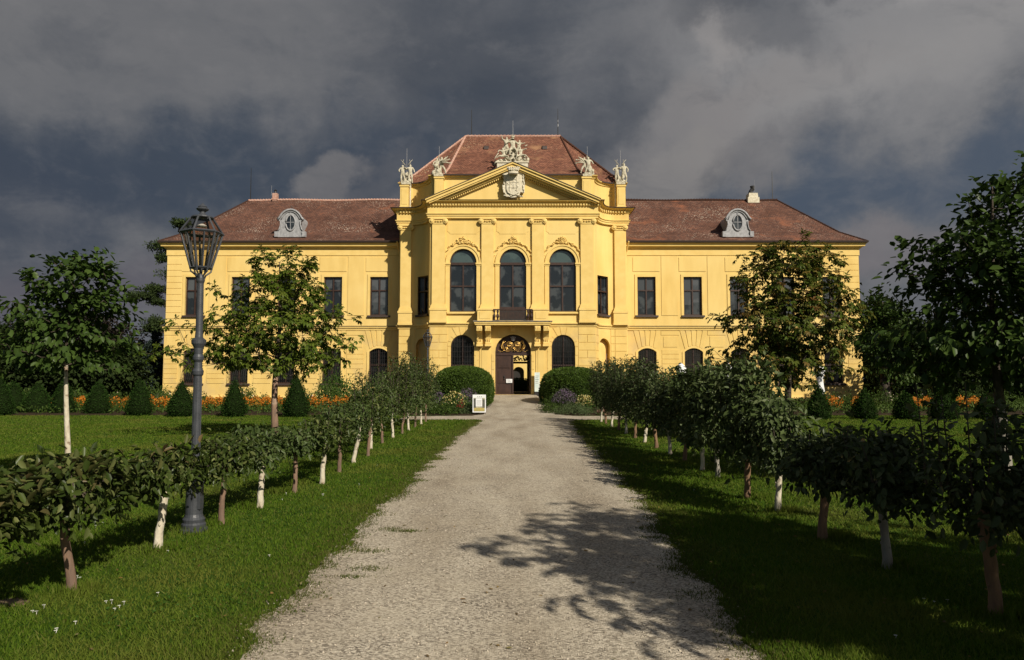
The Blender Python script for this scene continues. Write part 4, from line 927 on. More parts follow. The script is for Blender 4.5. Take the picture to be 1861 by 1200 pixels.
# pebbles lying loose on the path
N = 22000; d = 3.6*np.exp(RNG.random(N)*math.log(24/3.6)); x = RNG.uniform(-1.9, 2.2, N); keep = np.array([edgeL(a)-.12 < b < edgeR(a)+.12 for a, b in zip(d, x)]); d, x = d[keep], x[keep]; N = len(d)
s = (RNG.random(N)**4*.007+.0022)*(1+d*.03)
c = np.stack([x, d, .006+s*.25], 1); oc = np.array([[1,0,0],[0,1,0],[-1,0,0],[0,-1,0],[0,0,.7],[0,0,-.7]])
a = RNG.random(N)*PI; ca, sa = np.cos(a), np.sin(a)
V = oc[None]*np.ones((N,1,1))*(1+.35*RNG.normal(size=(N,6,1)).clip(-1,1)); V = np.stack([V[...,0]*ca[:,None]-V[...,1]*sa[:,None], V[...,0]*sa[:,None]+V[...,1]*ca[:,None], V[...,2]], 2)*s[:,None,None]+c[:,None]
M['pebble'] = leaf_mat('pebble_stone', [(.22,.185,.145),(.38,.33,.26),(.48,.42,.34),(.30,.26,.2)], .85, 0)
o = npmesh('pebbles', V, 6, [[0,1,4],[1,2,4],[2,3,4],[3,0,4],[1,0,5],[2,1,5],[3,2,5],[0,3,5]], M['pebble']); tagk(o, 'stuff'); o['label'] = 'loose pale gravel stones scattered on the path'
# grass blades
M['grass'] = leaf_mat('grass_blades', [(.052,.100,.007),(.075,.132,.010),(.104,.156,.017),(.060,.112,.008),(.155,.165,.040)], .7, .35, (.6,(.15,.16,.03),.50,.74), spec=.05)
def blades(N, x0f, dmin, dmax, name, hs=1.0, side=None, mt='grass', edge=False):
    d = dmin*np.exp(RNG.random(N)*math.log(dmax/dmin))
    x = RNG.uniform(-1, 1, N)*(d*.76+2.0)
    if edge:
        sgn = np.where(RNG.random(N) < .5, -1, 1); off = RNG.normal(0, .08, N)-.05+RNG.exponential(.14, N)*np.where(sgn < 0, 1, 1); clump = np.sin(d*7.1+sgn)*np.sin(d*3.3)*.08
        x = np.where(sgn < 0, np.array([edgeL(v) for v in d])-off+clump-.02, np.array([edgeR(v) for v in d])+off-clump+.02)
        keep = np.ones(N, bool)
    else:
        eL = np.array([edgeL(v) for v in d]); eR = np.array([edgeR(v) for v in d]); keep = ((x < eL) | (x > eR)) & (d < np.where(np.abs(x) < 4.6, 29.5, 33.3)) & (np.abs(x) > 0)
        for (px_, py_, r_) in ((-3.62,5.42,.08),): keep &= (((x-px_)/1.5)**2+(y_-py_)**2 > r_*r_) if False else (((x-px_)/1.5)**2+(d-py_)**2 > r_*r_)
    d, x = d[keep], x[keep]; n = len(d)
    patch = .5+.5*np.sin(x*1.3+np.sin(d*.9)*2)*np.sin(d*1.1+np.sin(x*.7)*2)
    h = (.012+.024*RNG.random(n)**2+.020*patch**2)*(1+d*.02)*hs; w = (.0014+.00055*d)*(.7+.6*RNG.random(n))
    a = RNG.random(n)*2*PI; ln = RNG.normal(0, .55, (n, 2))*h[:, None]
    p = np.stack([x, d, np.full(n, .002)], 1); s = np.stack([np.cos(a)*w, np.sin(a)*w, 0*w], 1)
    tip = p+np.stack([ln[:,0], ln[:,1], h], 1)
    V = np.stack([p-s, p+s, tip], 1)
    o = npmesh(name, V, 3, [[0,1,2]], M[mt]); tagk(o, 'stuff'); return o
o = blades(680000, None, 3.4, 33, 'grass'); o['label'] = 'short mown grass of the lawns beside the path'
M['grass_edge'] = leaf_mat('grass_edge_blades', [(.06,.085,.012),(.11,.11,.03),(.05,.09,.010),(.15,.13,.05)], .8, .3, spec=.03)
o = blades(60000, None, 3.5, 29.5, 'grass', .7, edge=True, mt='grass_edge'); o['label'] = 'thin dry grass creeping over the gravel edges'
M['clover'] = leaf_mat('clover_leaves', [(.035,.085,.012),(.050,.11,.018),(.030,.07,.010)], .8, .25, spec=.04)
N = 26000; d = 3.5*np.exp(RNG.random(N)*math.log(8)); x = RNG.uniform(-1,1,N)*(d*.72+1); kk = (np.sin(x*2.3+np.sin(d*1.7)*1.5)*np.sin(d*1.9+x) > .35) & ((x < -1.85) | (x > 2.05)) & ~((d > 28) & (np.abs(x) < 5)); d, x = d[kk], x[kk]; N = len(d)
p = np.stack([x, d, .012+.028*RNG.random(N)], 1); o = npmesh('clover', leaf_verts(p, unit(RNG.normal(0,1,(N,3))*np.array([1,1,.3])), unit(RNG.normal(0,.35,(N,3))+np.array([0,0,1.])), RNG.uniform(.012,.026,N)*(1+d*.03), RNG.uniform(.010,.020,N)*(1+d*.03), 'kite', .1, .1), 4, KITE, M['clover']); tagk(o, 'stuff'); o['label'] = 'patches of clover among the lawn grass'
# little tufts in the gravel near the left edge
N = 1500; k = RNG.integers(0, 9, N); tc = np.array([(-1.30,8.0),(-1.1,7.9),(-1.35,7.0),(-1.2,6.35),(-1.35,6.1),(-1.48,5.6),(1.35,6.4),(1.5,7.6),(1.3,5.6)])[k]
p = np.stack([tc[:,0]+RNG.normal(0,.09,N)-.06*np.sin(k*3.), tc[:,1]+RNG.normal(0,.07,N)*np.cos(k*2.)**2+.05*RNG.normal(0,.6,N), np.full(N,.004)], 1); a = RNG.random(N)*6.28; w = .004
V = np.stack([p-np.stack([np.cos(a)*w,np.sin(a)*w,0*a],1), p+np.stack([np.cos(a)*w,np.sin(a)*w,0*a],1), p+np.stack([RNG.normal(0,.012,N),RNG.normal(0,.012,N),.012+.02*RNG.random(N)],1)],1)
o = npmesh('weeds', V, 3, [[0,1,2]], M['grass_edge']); tagk(o, 'stuff'); o['label'] = 'small weed tufts growing in the gravel'
# bare soil patches
for cx_, cy_, r_ in ((-3.62,5.42,.12),):
    g = MB(); g.add([(cx_+r_*1.2*(1+.2*math.sin(3*k))*math.cos(k*2*PI/16), cy_+r_*(1+.2*math.cos(5*k))*math.sin(k*2*PI/16), .004) for k in range(16)], [tuple(range(16))]); tagk(g.build('bare_soil', mat('dry_soil', (.16,.11,.055), (.10,.07,.035), 12, .95)), 'structure')
N = 9000; rows_ = [(-3.28, v) for v in (4.35,5.66,7.05,8.27,9.35,10.6,11.5,12.9)]+[(3.3, v) for v in (5.12,6.4,7.55,9.1,10.1,11.9)]+[(-3.38,7.9)]*2
k = RNG.integers(0, len(rows_), N); cc = np.array(rows_)[k]; a = RNG.random(N)*6.28; q = .05+np.abs(RNG.normal(0,.07,N)); w = .003+.0004*cc[:,1]; p = np.stack([cc[:,0]+q*np.cos(a), cc[:,1]+q*np.sin(a), np.zeros(N)], 1); b = RNG.random(N)*6.28
V = np.stack([p-np.stack([np.cos(b)*w,np.sin(b)*w,0*a],1), p+np.stack([np.cos(b)*w,np.sin(b)*w,0*a],1), p+np.stack([RNG.normal(0,.025,N),RNG.normal(0,.025,N),.03+.07*RNG.random(N)],1)],1)
o = npmesh('grass', V, 3, [[0,1,2]], M['grass']); tagk(o, 'stuff'); o['label'] = 'longer uncut grass round the trunk feet'
# daisies
M['petal'] = mat('daisy_petal', (.75,.74,.68)); 
for i, (px, py) in enumerate([(208,1090),(218,1088),(232,1098),(224,1103),(240,1091),(160,1048),(155,1045),(78,1107),(85,1108),(98,1097),(121,1142),(122,1138),(155,1126),(159,905),(166,985),(185,955),(198,950),(300,1075),(497,1008),(316,1000),(518,908),(525,896),(592,898),(590,899),(552,868),(556,872),(482,900),(1680,1090),(1662,1085),(1704,1087),(1610,1150),(656,880),(688,846),(1257,890),(1222,800)]):
    dd = CAMZ/(math.tan(math.atan((py-600)/F)-TH)) if False else CAMZ*F/(py-690); xx = (px-CX)/F*dd
    g = MB(); hh = .026; g.tube([(xx,dd,0),(xx+.004,dd,hh)], .0015, 4); 
    for k in range(8): a = k*PI/4; g.add([(xx,dd,hh),(xx+.010*math.cos(a-.25),dd+.010*math.sin(a-.25),hh+.003),(xx+.012*math.cos(a),dd+.012*math.sin(a),hh+.002),(xx+.010*math.cos(a+.25),dd+.010*math.sin(a+.25),hh+.003)], [(0,1,2,3)])
    tag(g.build('daisy', M['petal']), 'tiny white daisy open in the short green grass', 'daisy', 'daisies in the lawn')

N = 420; d = 3.8*np.exp(RNG.random(N)*math.log(7)); x = RNG.uniform(-1,1,N)*(d*.7+.5); n_ = N
M['fallen'] = leaf_mat('fallen_leaves', [(.16,.09,.03),(.22,.15,.05),(.10,.06,.03),(.20,.19,.07)], .8, .1)
p = np.stack([x, d, .022+.012*RNG.random(N)-.016*((x > -1.6)&(x < 1.7))], 1); o = npmesh('leaves', leaf_verts(p, unit(RNG.normal(0,1,(N,3))*np.array([1,1,.15])), unit(RNG.normal(0,.3,(N,3))+np.array([0,0,1.])), RNG.uniform(.02,.05,N), RNG.uniform(.015,.028,N), 'oval', .1, .1), 6, OVAL, M['fallen']); tagk(o, 'stuff'); o['label'] = 'small dry leaves scattered over grass and gravel'
# ================================================================== PLANTS
M['bark'] = mat('brown_bark', (.22,.13,.07), (.12,.07,.04), 14, .9, .6, 40, stretch=(1,1,.25))
M['limed'] = mat('limewashed_bark', (.56,.51,.40), (.40,.34,.25), 16, .9, .6, 40, c3=(.20,.14,.09), s3=9, lo3=.56, hi3=.66, stretch=(1,1,.4))
M['postwood'] = mat('bare_reddish_wood', (.25,.15,.095), (.13,.085,.06), 16, .85, .5, 30, stretch=(1,1,.15), c3=(.36,.27,.2), s3=5, lo3=.55, hi3=.7)
M['greylimed'] = mat('shade_greyed_limewash', (.26,.24,.20), (.16,.14,.11), 14, .9, .4, 40, stretch=(1,1,.4))  # limewash greyed in its colour to stand for trunks in shade
M['darkbark'] = mat('dark_bark', (.06,.045,.03), (.035,.025,.018), 12, .9, .5, 30)
M['pear'] = leaf_mat('espalier_leaves', [(.020,.034,.007),(.036,.054,.010),(.062,.086,.018),(.028,.044,.010),(.15,.165,.055)], .36, .22)
M['pear_r'] = leaf_mat('tall_espalier_leaves', [(.026,.038,.012),(.042,.060,.018),(.065,.088,.030),(.034,.050,.016),(.11,.13,.055)], .38, .2)
M['pear_y'] = leaf_mat('reddish_young_leaves', [(.07,.085,.025),(.11,.105,.035),(.05,.07,.02),(.13,.09,.04)], .35, .25)
M['pear_s'] = leaf_mat('silvery_espalier_leaves', [(.036,.056,.015),(.058,.084,.024),(.085,.115,.038),(.045,.066,.020),(.15,.18,.08)], .45, .25)
M['apple_f'] = leaf_mat('fine_espalier_leaves', [(.034,.056,.014),(.052,.080,.020),(.078,.110,.032),(.042,.064,.018),(.11,.13,.05)], .4, .25)
ORD = ['first','second','third','fourth','fifth','sixth','seventh','eighth','ninth','tenth','eleventh','twelfth','thirteenth','fourteenth','fifteenth','sixteenth','seventeenth','eighteenth','nineteenth','twentieth','twenty-first','twenty-second','twenty-third','twenty-fourth']
def espalier(x, y, z0, z1, shoot, nleaf, ls, trunk, th, label, group, leaf='pear', seed=0, hw=.27, ln=.70, dens=1.0, tr=.052, fine=False):
    rr = np.random.default_rng(seed+100)
    t = thing('espalier_tree', label, 'tree', (x, y, 0), group)
    m = MB(); lx, ly = rr.normal(0,.03,2); zt = z0+.12
    tr = tr*.74
    zz = [-.05,.02,.08,.17,.27,.36,.45,.53,zt,z0+(z1-z0)*.6]; fx = [0,.0,.1,.25,.5,.75,.95,1.1,1.2,1]
    jr = [1.35,1.25,1.05,1.0,.94,1.03,.93,1.02,1.08,.55]; pts_ = [(x+lx*f_+rr.normal(0,.004), y+ly*f_+rr.normal(0,.004), q) for f_, q in zip(fx, zz)]
    m.tube(pts_, [tr*th*j*(1+rr.uniform(-.07,.07)) for j in jr], 12)
    for q in range(3): a = rr.random()*6.28; h_ = rr.uniform(.15,.5); m.blob((x+lx*h_*1.3+tr*th*.85*math.cos(a), y+ly*h_*1.3+tr*th*.85*math.sin(a), h_), (.014,.014,.018), 1, .2)
    m.blob((x+lx*.9+tr*th*.5, y+ly-tr*th*.5, zt*.7), (.02,.02,.025), 1, .2)
    m.build('trunk', M[trunk], t, smooth=True)
    m = MB(); tips = []
    nb = 16; z1 = z1*(1+.07*math.sin(seed*2.1)); z0 = z0*(1+.06*math.cos(seed*3.7)); ln = ln*(.80+.12*math.sin(seed*1.3)); nleaf = int(nleaf*.74)
    for k in range(nb):
        s = (k % 2)*2-1; q = rr.random(); zz = z0+.05+(z1-z0-.15)*(.15+.8*q); yy = y+s*ln*(.35+.65*rr.random()); xx = x+rr.uniform(-hw,hw)*.7
        mid = (x+(xx-x)*.4, y+(yy-y)*.45, z0+.05+(zz-z0)*.5)
        m.tube([(x+lx, y, z0+.02), mid, (xx, yy, zz)], [.018*th,.012,.005], 5)
        tips += [mid, (xx,yy,zz)]
    if shoot > 0:
        for k in range(int(10+shoot*16)):
            yy = y+rr.uniform(-ln,ln); xx = x+rr.uniform(-hw,hw)*.9; h = (z1+shoot*rr.random()**.7*.98); z_ = z0+(z1-z0)*.5; dx_, dy_ = rr.normal(0,.07*max(.5,h-z_),2)
            m.tube([(xx,yy,z_),(xx+dx_*.4,yy+dy_*.4,(z_+h)/2),(xx+dx_,yy+dy_,h)], [.009,.006,.003], 4)
            for j in range(6): f_ = .15+.85*(j+rr.random()*.6)/6; tips.append((xx+dx_*f_, yy+dy_*f_, z_+(h-z_)*f_))
    m.build('branches', M['darkbark'], t)
    # foliage
    nb = len(tips); n1 = int(nleaf*.62); k = rr.integers(0, nb, n1); c = np.array(tips)[k]+rr.normal(0,1,(n1,3))*np.array([.060,.070,.055])*(1.15 if shoot < .3 else .95)
    n2 = nleaf-n1; u = rr.uniform(-1,1,(n2,3)); lump = 1+.22*np.sin(u[:,1]*5+seed)+.15*np.sin(u[:,1]*11+seed*2)
    c2 = np.stack([x+u[:,0]*hw*lump, y+u[:,1]*ln, z0+(z1-z0)*(.5+.5*u[:,2]*lump)-.03+.09*np.sin(u[:,1]*6+seed)+.05*np.sin(u[:,1]*15+seed*2)], 1)
    pos = np.concatenate([c, c2]); n = len(pos)
    ctr = np.array([x, y, (z0+z1)/2]); outd = unit(pos-ctr)
    d_ = unit(outd*.5+rr.normal(0,1,(n,3))*.6+np.array([0,0,-.45])); nn = unit(outd*.7+rr.normal(0,1,(n,3))*.45+np.array([0,0,.7]))
    L = ls*(.6+.7*rr.random(n)); V = leaf_verts(pos, d_, nn, L, L*(.52 if not fine else .4), 'oval' if y < 16 else 'kite', .10, .22)
    npmesh('crown', V, 6 if y < 16 else 4, OVAL if y < 16 else KITE, M[leaf], t)
    return t
# left row: measured bases; the nearest one stands just outside the frame
Ld = [4.35,5.66,7.05,8.27,9.35,10.6,11.5,12.9,14.3,15.6,17.2,18.7,20.4,22.0,23.4,25.0,26.6,28.0]
for i, d in enumerate(Ld):
    wht = i % 2 == 0
    z1 = float(np.interp(d, [4,5.7,8.3,10.5,12,14,16,18,22,28], [.90,.90,.86,.86,.95,1.06,1.2,1.38,1.55,1.6])); sh = float(np.interp(d, [4,10,14,17,20,28], [.05,.06,.15,.4,.85,.85])); z0 = float(np.interp(d, [4,5.7,7.05,9,12,20,28], [.60,.62,.62,.58,.62,.64,.66]))
    px = {1:145,2:297,3:410,4:478,5:540,6:589,7:620,8:645,9:671}.get(i)
    x = (px-CX)/F*d if px else -3.28
    lab = f"espalier tree with {'whitewashed' if wht else 'reddish brown'} trunk, {ORD[i]} from near end of left row"
    if i == 0: lab = 'nearest espalier tree of the left row, crown cut by left photo edge'
    t = espalier(x, d, z0, z1, sh, int(np.interp(d, [4,8,15,20,28], [2200,1950,2000,3200,3200])), float(np.interp(d, [4,8,14,28], [.080,.070,.066,.078])), 'limed' if wht else 'postwood', 1.0 if wht else .86, lab, 'espalier trees left of the path', 'pear' if d < 9 else ('apple_f' if i % 3 else 'pear'), i, tr=.05, hw=float(np.interp(d,[4,14,20],[.27,.27,.42])))
    if i in (0, 1, 2):      # young reddish shoots on top of the near crowns
        n = 260 if i < 2 else 60; rr = np.random.default_rng(i); pos = np.stack([x+rr.normal(0,.14,n), d+rr.uniform(-.6,.6,n), z1+rr.uniform(-.10,.08,n)], 1)
        V = leaf_verts(pos, unit(rr.normal(0,1,(n,3))+np.array([0,0,.3])), unit(rr.normal(0,.4,(n,3))+np.array([0,0,1.])), .10*(.6+.7*rr.random(n)), .048*np.ones(n), 'oval', .2, .35)
        npmesh('young_leaves', V, 6, OVAL, M['pear_y'], t)
Rd = [3.9,5.12,6.4,7.55,9.1,10.1,11.9,13.2,14.6,15.9,17.4,18.9,20.4,22.0,23.6,25.2,26.8,28.2]
for i, d in enumerate(Rd):
    px = {1:1790,2:1600,3:1485,4:1407,5:1352,6:1300}.get(i); x = (px-CX)/F*d if px else 3.35
    z1 = float(np.interp(d, [4,5,6.4,7.5,9,10,12,15,20,28], [.98,1.0,.93,.98,1.15,1.5,1.55,1.42,1.55,1.6])); sh = float(np.interp(d, [4,5,6.4,7.5,9,10,13,16,20,28], [.5,.62,.25,.2,.25,.42,.42,.35,.8,.75])); z0 = float(np.interp(d, [4,5.1,6.4,8,12,28], [.62,.58,.60,.58,.56,.66]))
    tr = ['bark','bark','greylimed','bark','limed','bark','greylimed'][i] if i < 7 else ('limed' if i % 2 else 'bark')
    lab = f"espalier tree with {'pale' if 'limed' in tr else 'brown'} trunk, {ORD[i]} from near end of right row"
    if i == 0: lab = 'nearest espalier tree of the right row, just beyond the right photo edge'
    t = espalier(x, d, z0, z1, sh, int(np.interp(d, [4,8,12,28], [2300,2600,4600,3600])), float(np.interp(d, [4,8,10,14,16,28], [.078,.078,.10,.10,.082,.082])), tr, 1.1 if tr == 'bark' else .95, lab, 'espalier trees right of the path', 'pear_s' if 9 < d < 15 else 'pear_r', i+50, hw=float(np.interp(d,[4,9,12],[.30,.30,.40])), ln=.72)

def tree(name, label, loc, trunk_h, ells, ntips, kind, lsz, tm, lm, seed, tr=.11, nper=9, group=None, lean=0, sprout=True):
    """trunk and limbs grown towards tips spread in the crown ellipsoids; leaves hang in clusters round the tips"""
    rr = np.random.default_rng(seed); t = thing(name, label, 'tree', loc, group); bx, by = loc[0], loc[1]
    vol = np.array([e[3]*e[4]*e[5] for e in ells])**.67; vol /= vol.sum(); tips = []
    for e, f_ in zip(ells, vol):
        n = int(ntips*f_); u = unit(rr.normal(0,1,(n,3))); r = (.35+.65*rr.random(n)**.45)[:,None]
        lump = 1+.26*np.sin(u[:,0:1]*5+seed)*np.cos(u[:,2:3]*6+seed)+.16*np.sin(u[:,1:2]*9+u[:,0:1]*7+seed*1.7)
        q = u*r*lump*np.array(e[3:6])+np.array(e[0:3]); tips.append(q)
    tips = np.concatenate(tips)+np.array([bx,by,0]); top = max(e[2]+e[5] for e in ells)*.93
    zs = np.linspace(0, top, 12); spine = [Vector((bx+lean*z+.05*math.sin(z*1.3+seed), by+.05*math.cos(z*1.1+seed), z-(.05 if z == 0 else 0))) for z in zs]
    rad = [tr*(1.15 if z == 0 else 1)*max(.12, 1-(z/top)**1.2*.9) for z in zs]; cut = max(2, sum(1 for z in zs if z < trunk_h+.35))
    m = MB(); m.tube(spine[:cut], rad[:cut], 12); m.build('trunk', M[tm], t, smooth=True); m = MB(); m.tube(spine[cut-1:], rad[cut-1:], 8)
    nodes = [(s.copy(), tr*(1-z/top)) for s, z in zip(spine, zs) if z > trunk_h]; dist = [math.hypot(p[0]-bx, p[1]-by) for p in tips]
    sp0 = list(nodes)
    for i in np.argsort(dist):
        p = Vector(tips[i]); best = None; bd = 1e9
        for s, r in nodes:
            v = p-s; l = v.length+(.9 if v.z < -.05 else 0)*abs(v.z)+max(0, .35-v.z)*.15
            if l < bd and v.length > .02: bd = l; best = (s, r)
        s, r = best; r1 = max(.006, min(r*.55, .05)); mid = s.lerp(p, .5)+Vector((0,0,-.06*bd+rr.normal()*.03))
        m.tube([s, mid, p], [max(r1, .008), max(r1*.75, .006), max(r1*.45, .004)], 5, cap=False)
        nodes.append((mid, r1*.8)); nodes.append((p, r1*.6))
    m.build('branches', M['darkbark'], t, smooth=True)
    k = np.repeat(np.arange(len(tips)), nper); n = len(k); ctr = np.array([bx, by, np.mean([e[2] for e in ells])-.3])
    outd = unit(tips[k]-ctr)
    if kind == 'palmate':
        pd = unit(outd*.6+rr.normal(0,1,(n,3))*.75+np.array([0,0,.1])); pos = tips[k]+pd*lsz*rr.uniform(.3,1.5,(n,1))
        base_d = unit(pd*.8+np.array([0,0,-.45])); up = unit(np.array([0,0,1.])+outd*.5+rr.normal(0,.3,(n,3)))
        s_ = unit(np.cross(base_d, up)); Vs = []; sc = rr.uniform(.7,1.2,n)
        for a, f_ in ((-1.75,.62),(-.85,.9),(0,1.05),(.85,.9),(1.75,.62)):
            d_ = base_d*math.cos(a)+s_*math.sin(a)+np.array([0,0,-.25]); L = lsz*f_*sc
            Vs.append(leaf_verts(pos, d_, up, L, L*.46, 'kite', .10, .22).reshape(n, 4, 3))
        V = np.stack(Vs, 1).reshape(-1, 3)
        # the five leaflets share one base vertex so that they read as one leaf
        V = V.reshape(n, 20, 3); npmesh('crown', V, 20, [[0,1,2],[0,2,3],[0,5,6],[0,6,7],[0,9,10],[0,10,11],[0,13,14],[0,14,15],[0,17,18],[0,18,19]], M[lm], t)
    else:
        big = lsz < .3; pos = tips[k]+rr.normal(0,1,(n,3)).clip(-1.6,1.6)*lsz*(np.array([.8,.8,.45]) if big else np.array([1.6,1.6,1.1])); d_ = unit(outd+rr.normal(0,1,(n,3))*.7+np.array([0,0,-.5 if big else 0])); up = unit(np.array([0,0,1.])+outd*.4+rr.normal(0,.35,(n,3)))
        L = lsz*rr.uniform(.6,1.2,n); npmesh('crown', leaf_verts(pos, d_, up, L, L*(.72 if big else .6), 'oval' if big else 'kite', .08, .3), 6 if big else 4, OVAL if big else KITE, M[lm], t)
    return t
M['chest'] = leaf_mat('chestnut_leaves', [(.045,.072,.008),(.072,.108,.012),(.105,.140,.018),(.055,.086,.010),(.14,.155,.025)], .42, .3)
M['chest_d'] = leaf_mat('broad_dark_leaves', [(.026,.048,.010),(.040,.070,.014),(.055,.090,.018),(.032,.058,.012)], .42, .22)
M['chest_a'] = leaf_mat('turning_chestnut_leaves', [(.045,.068,.010),(.072,.100,.014),(.055,.082,.012),(.14,.095,.020),(.062,.088,.013),(.11,.13,.022),(.14,.070,.02)], .45, .3)
GT = 'young chestnut trees on the lawns'
x1 = (504-CX)/F*20.6
tree('chestnut_tree', 'young chestnut tree with brown trunk on the lawn before the left wing', (x1,20.6,0), 1.75, [(-.35,0,2.35,2.55,1.8,.55),(-.1,0,3.1,2.0,1.6,.62),(.1,0,3.9,1.45,1.3,.62),(.1,0,4.65,.95,.9,.60)], 470, 'palmate', .135, 'postwood', 'chest', 3, .10, 8, GT)
x2 = (128-CX)/F*11.4
tree('young_tree', 'young broad-leaved tree with thin pale trunk at the far left of the lawn', (x2,11.4,0), 1.62, [(-.10,0,2.12,1.08,.95,.40),(-.05,0,2.6,.92,.8,.40),(.10,0,3.0,.72,.7,.36),(.22,0,3.36,.50,.5,.22)], 230, 'simple', .120, 'limed', 'chest_d', 8, .046, 13, GT)
x3 = (1428-CX)/F*18.6
tree('chestnut_tree', 'chestnut tree with browning leaves on the lawn before the right wing', (x3,18.6,0), 1.5, [(-.1,0,2.15,1.55,1.4,.6),(.1,0,3.0,1.85,1.6,.7),(.15,0,3.9,1.55,1.4,.65),(.25,0,4.65,1.15,1.,.45)], 500, 'palmate', .135, 'darkbark', 'chest_a', 12, .10, 8, GT)
x4 = 6.75
tree('broad_leaved_tree', 'large dark tree filling the right edge of the photo above the lawn', (x4,10.3,0), 1.2, [(.55,0,3.35,1.25,1.6,1.1),(.0,.2,2.7,1.1,1.2,.7),(-.35,0,3.2,.75,.9,.55),(-.7,.2,2.1,.75,.8,.40),(.3,0,2.0,1.4,1.4,.6),(.8,0,4.1,.9,1,.65),(1.2,0,2.6,1.2,1.2,1.2)], 560, 'simple', .135, 'greylimed', 'chest_d', 21, .08, 15, GT)
tree('chestnut_tree', 'chestnut tree out of frame at the near right whose shade crosses the path', (6.08,1.9,0), 2.0, [(0,0,3.0,2.4,2.2,.75),(-.2,0,3.8,2.4,2.1,.8),(0,0,4.7,1.7,1.6,.7)], 400, 'palmate', .21, 'darkbark', 'chest_d', 31, .12, 7, GT)

# background trees ---------------------------------------------------------------
M['fardark'] = leaf_mat('far_dark_foliage', [(.012,.020,.006),(.020,.032,.009),(.030,.044,.012)], .8, .1, spec=.05)
M['farred'] = leaf_mat('copper_foliage', [(.018,.014,.012),(.028,.020,.016),(.020,.020,.012)], .7, .1)
M['spruce'] = leaf_mat('blue_spruce_needles', [(.028,.045,.035),(.040,.058,.044),(.024,.036,.028)], .7, .1)
M['pine'] = leaf_mat('pine_needles', [(.026,.042,.012),(.040,.060,.016),(.018,.030,.010)], .7, .1)
def far_tree(name, label, px, D, top, wpx, lm, seed, bottom=.6, n=420, group='dark park trees behind the garden', lumps=4, lsz=.42, nper=14, tmm='darkbark'):
    x = (px-CX)/F*D; H = Z(top, D); R = wpx/2/F*D; rr = random.Random(seed)
    ells = [(rr.uniform(-.25,.25)*R, 0, bottom+(H-bottom)*f_, R*w_, R*w_, (H-bottom)*.27) for f_, w_ in ((.2,.85),(.45,1.0),(.68,.8),(.80,.5))]
    return tree(name, label, (x, D, 0), max(.8, bottom), ells, n, 'simple', lsz, tmm, lm, seed, .2+H*.015, nper, group)
def conifer(name, label, px, D, top, wpx, lm, seed, group='dark park trees behind the garden', layers=26, sparse=0.0, zb=.4, nn=60):
    x = (px-CX)/F*D; H = Z(top, D); R = wpx/2/F*D; rr = np.random.default_rng(seed); t = thing(name, label, 'tree', (x,D,0), group)
    m = MB(); m.tube([(x,D,-.1),(x,D,H*.5),(x,D,H)], [H*.018,H*.012,.02], 8); P_ = []; Dd = []
    for l in range(layers):
        z = zb+(H-zb)*(l/layers)**.9; r = R*(1-(l/layers))**.85*(.8+.35*rr.random()); nb = max(4, int(11*(1-l/layers)+3))
        for b in range(nb):
            a = rr.random()*6.28; rb = r*(.75+.35*rr.random()); e = np.array([math.cos(a)*rb, math.sin(a)*rb, -.12*rb]); s = np.array([x,D,z+.1*rb])
            m.tube([tuple(s), tuple(s+e*.5), tuple(s+e)], [.03,.02,.008], 4, cap=False)
            k = int(nn*(.3+.7*rb/R)); f_ = rr.random(k)**.6; q = s+e*f_[:,None]+rr.normal(0,1,(k,3))*np.array([.10,.10,.05])*rb*.9+np.array([0,0,-.03]); P_.append(q); Dd.append(np.repeat((e/rb)[None], k, 0))
    pos = np.concatenate(P_); dd = unit(np.concatenate(Dd)+rr.normal(0,.5,(len(pos),3))); L = .30*(D/70)*rr.uniform(.6,1.2,len(pos))
    m.build('trunk', M['darkbark'], t); npmesh('crown', leaf_verts(pos, dd, unit(rr.normal(0,.5,(len(pos),3))+np.array([0,0,1.])), L, L*.45, 'kite', .1, .2), 4, KITE, M[lm], t); return t
conifer('cedar_tree', 'dark layered conifer at the far left horizon behind the yew cones', 30, 70, 548, 190, 'fardark', 1, layers=24, nn=120)
far_tree('copper_tree', 'dark round copper-leaved tree behind the thin young tree', 175, 66, 578, 230, 'farred', 2, .8, 700)
far_tree('park_tree', 'dark tree at the far left edge behind the garden', -40, 64, 585, 200, 'fardark', 3, .6, 500)
conifer('spruce_tree', 'blue green spruce left of the palace wing, further from the wall', 232, 58, 610, 120, 'spruce', 4, nn=110)
conifer('spruce_tree', 'blue green spruce standing right against the palace left corner', 283, 60, 600, 100, 'spruce', 5, nn=110)
conifer('spruce_tree', 'dark low spruce behind the yew cones at left', 120, 56, 622, 150, 'fardark', 6, nn=120)
far_tree('park_tree', 'low dark bushy tree at the left edge behind the first yew cones', 45, 54, 630, 170, 'fardark', 7, .3, 450)
far_tree('park_tree', 'low dark bushy tree beside the blue green spruces', 195, 54, 640, 140, 'fardark', 9, .3, 400)
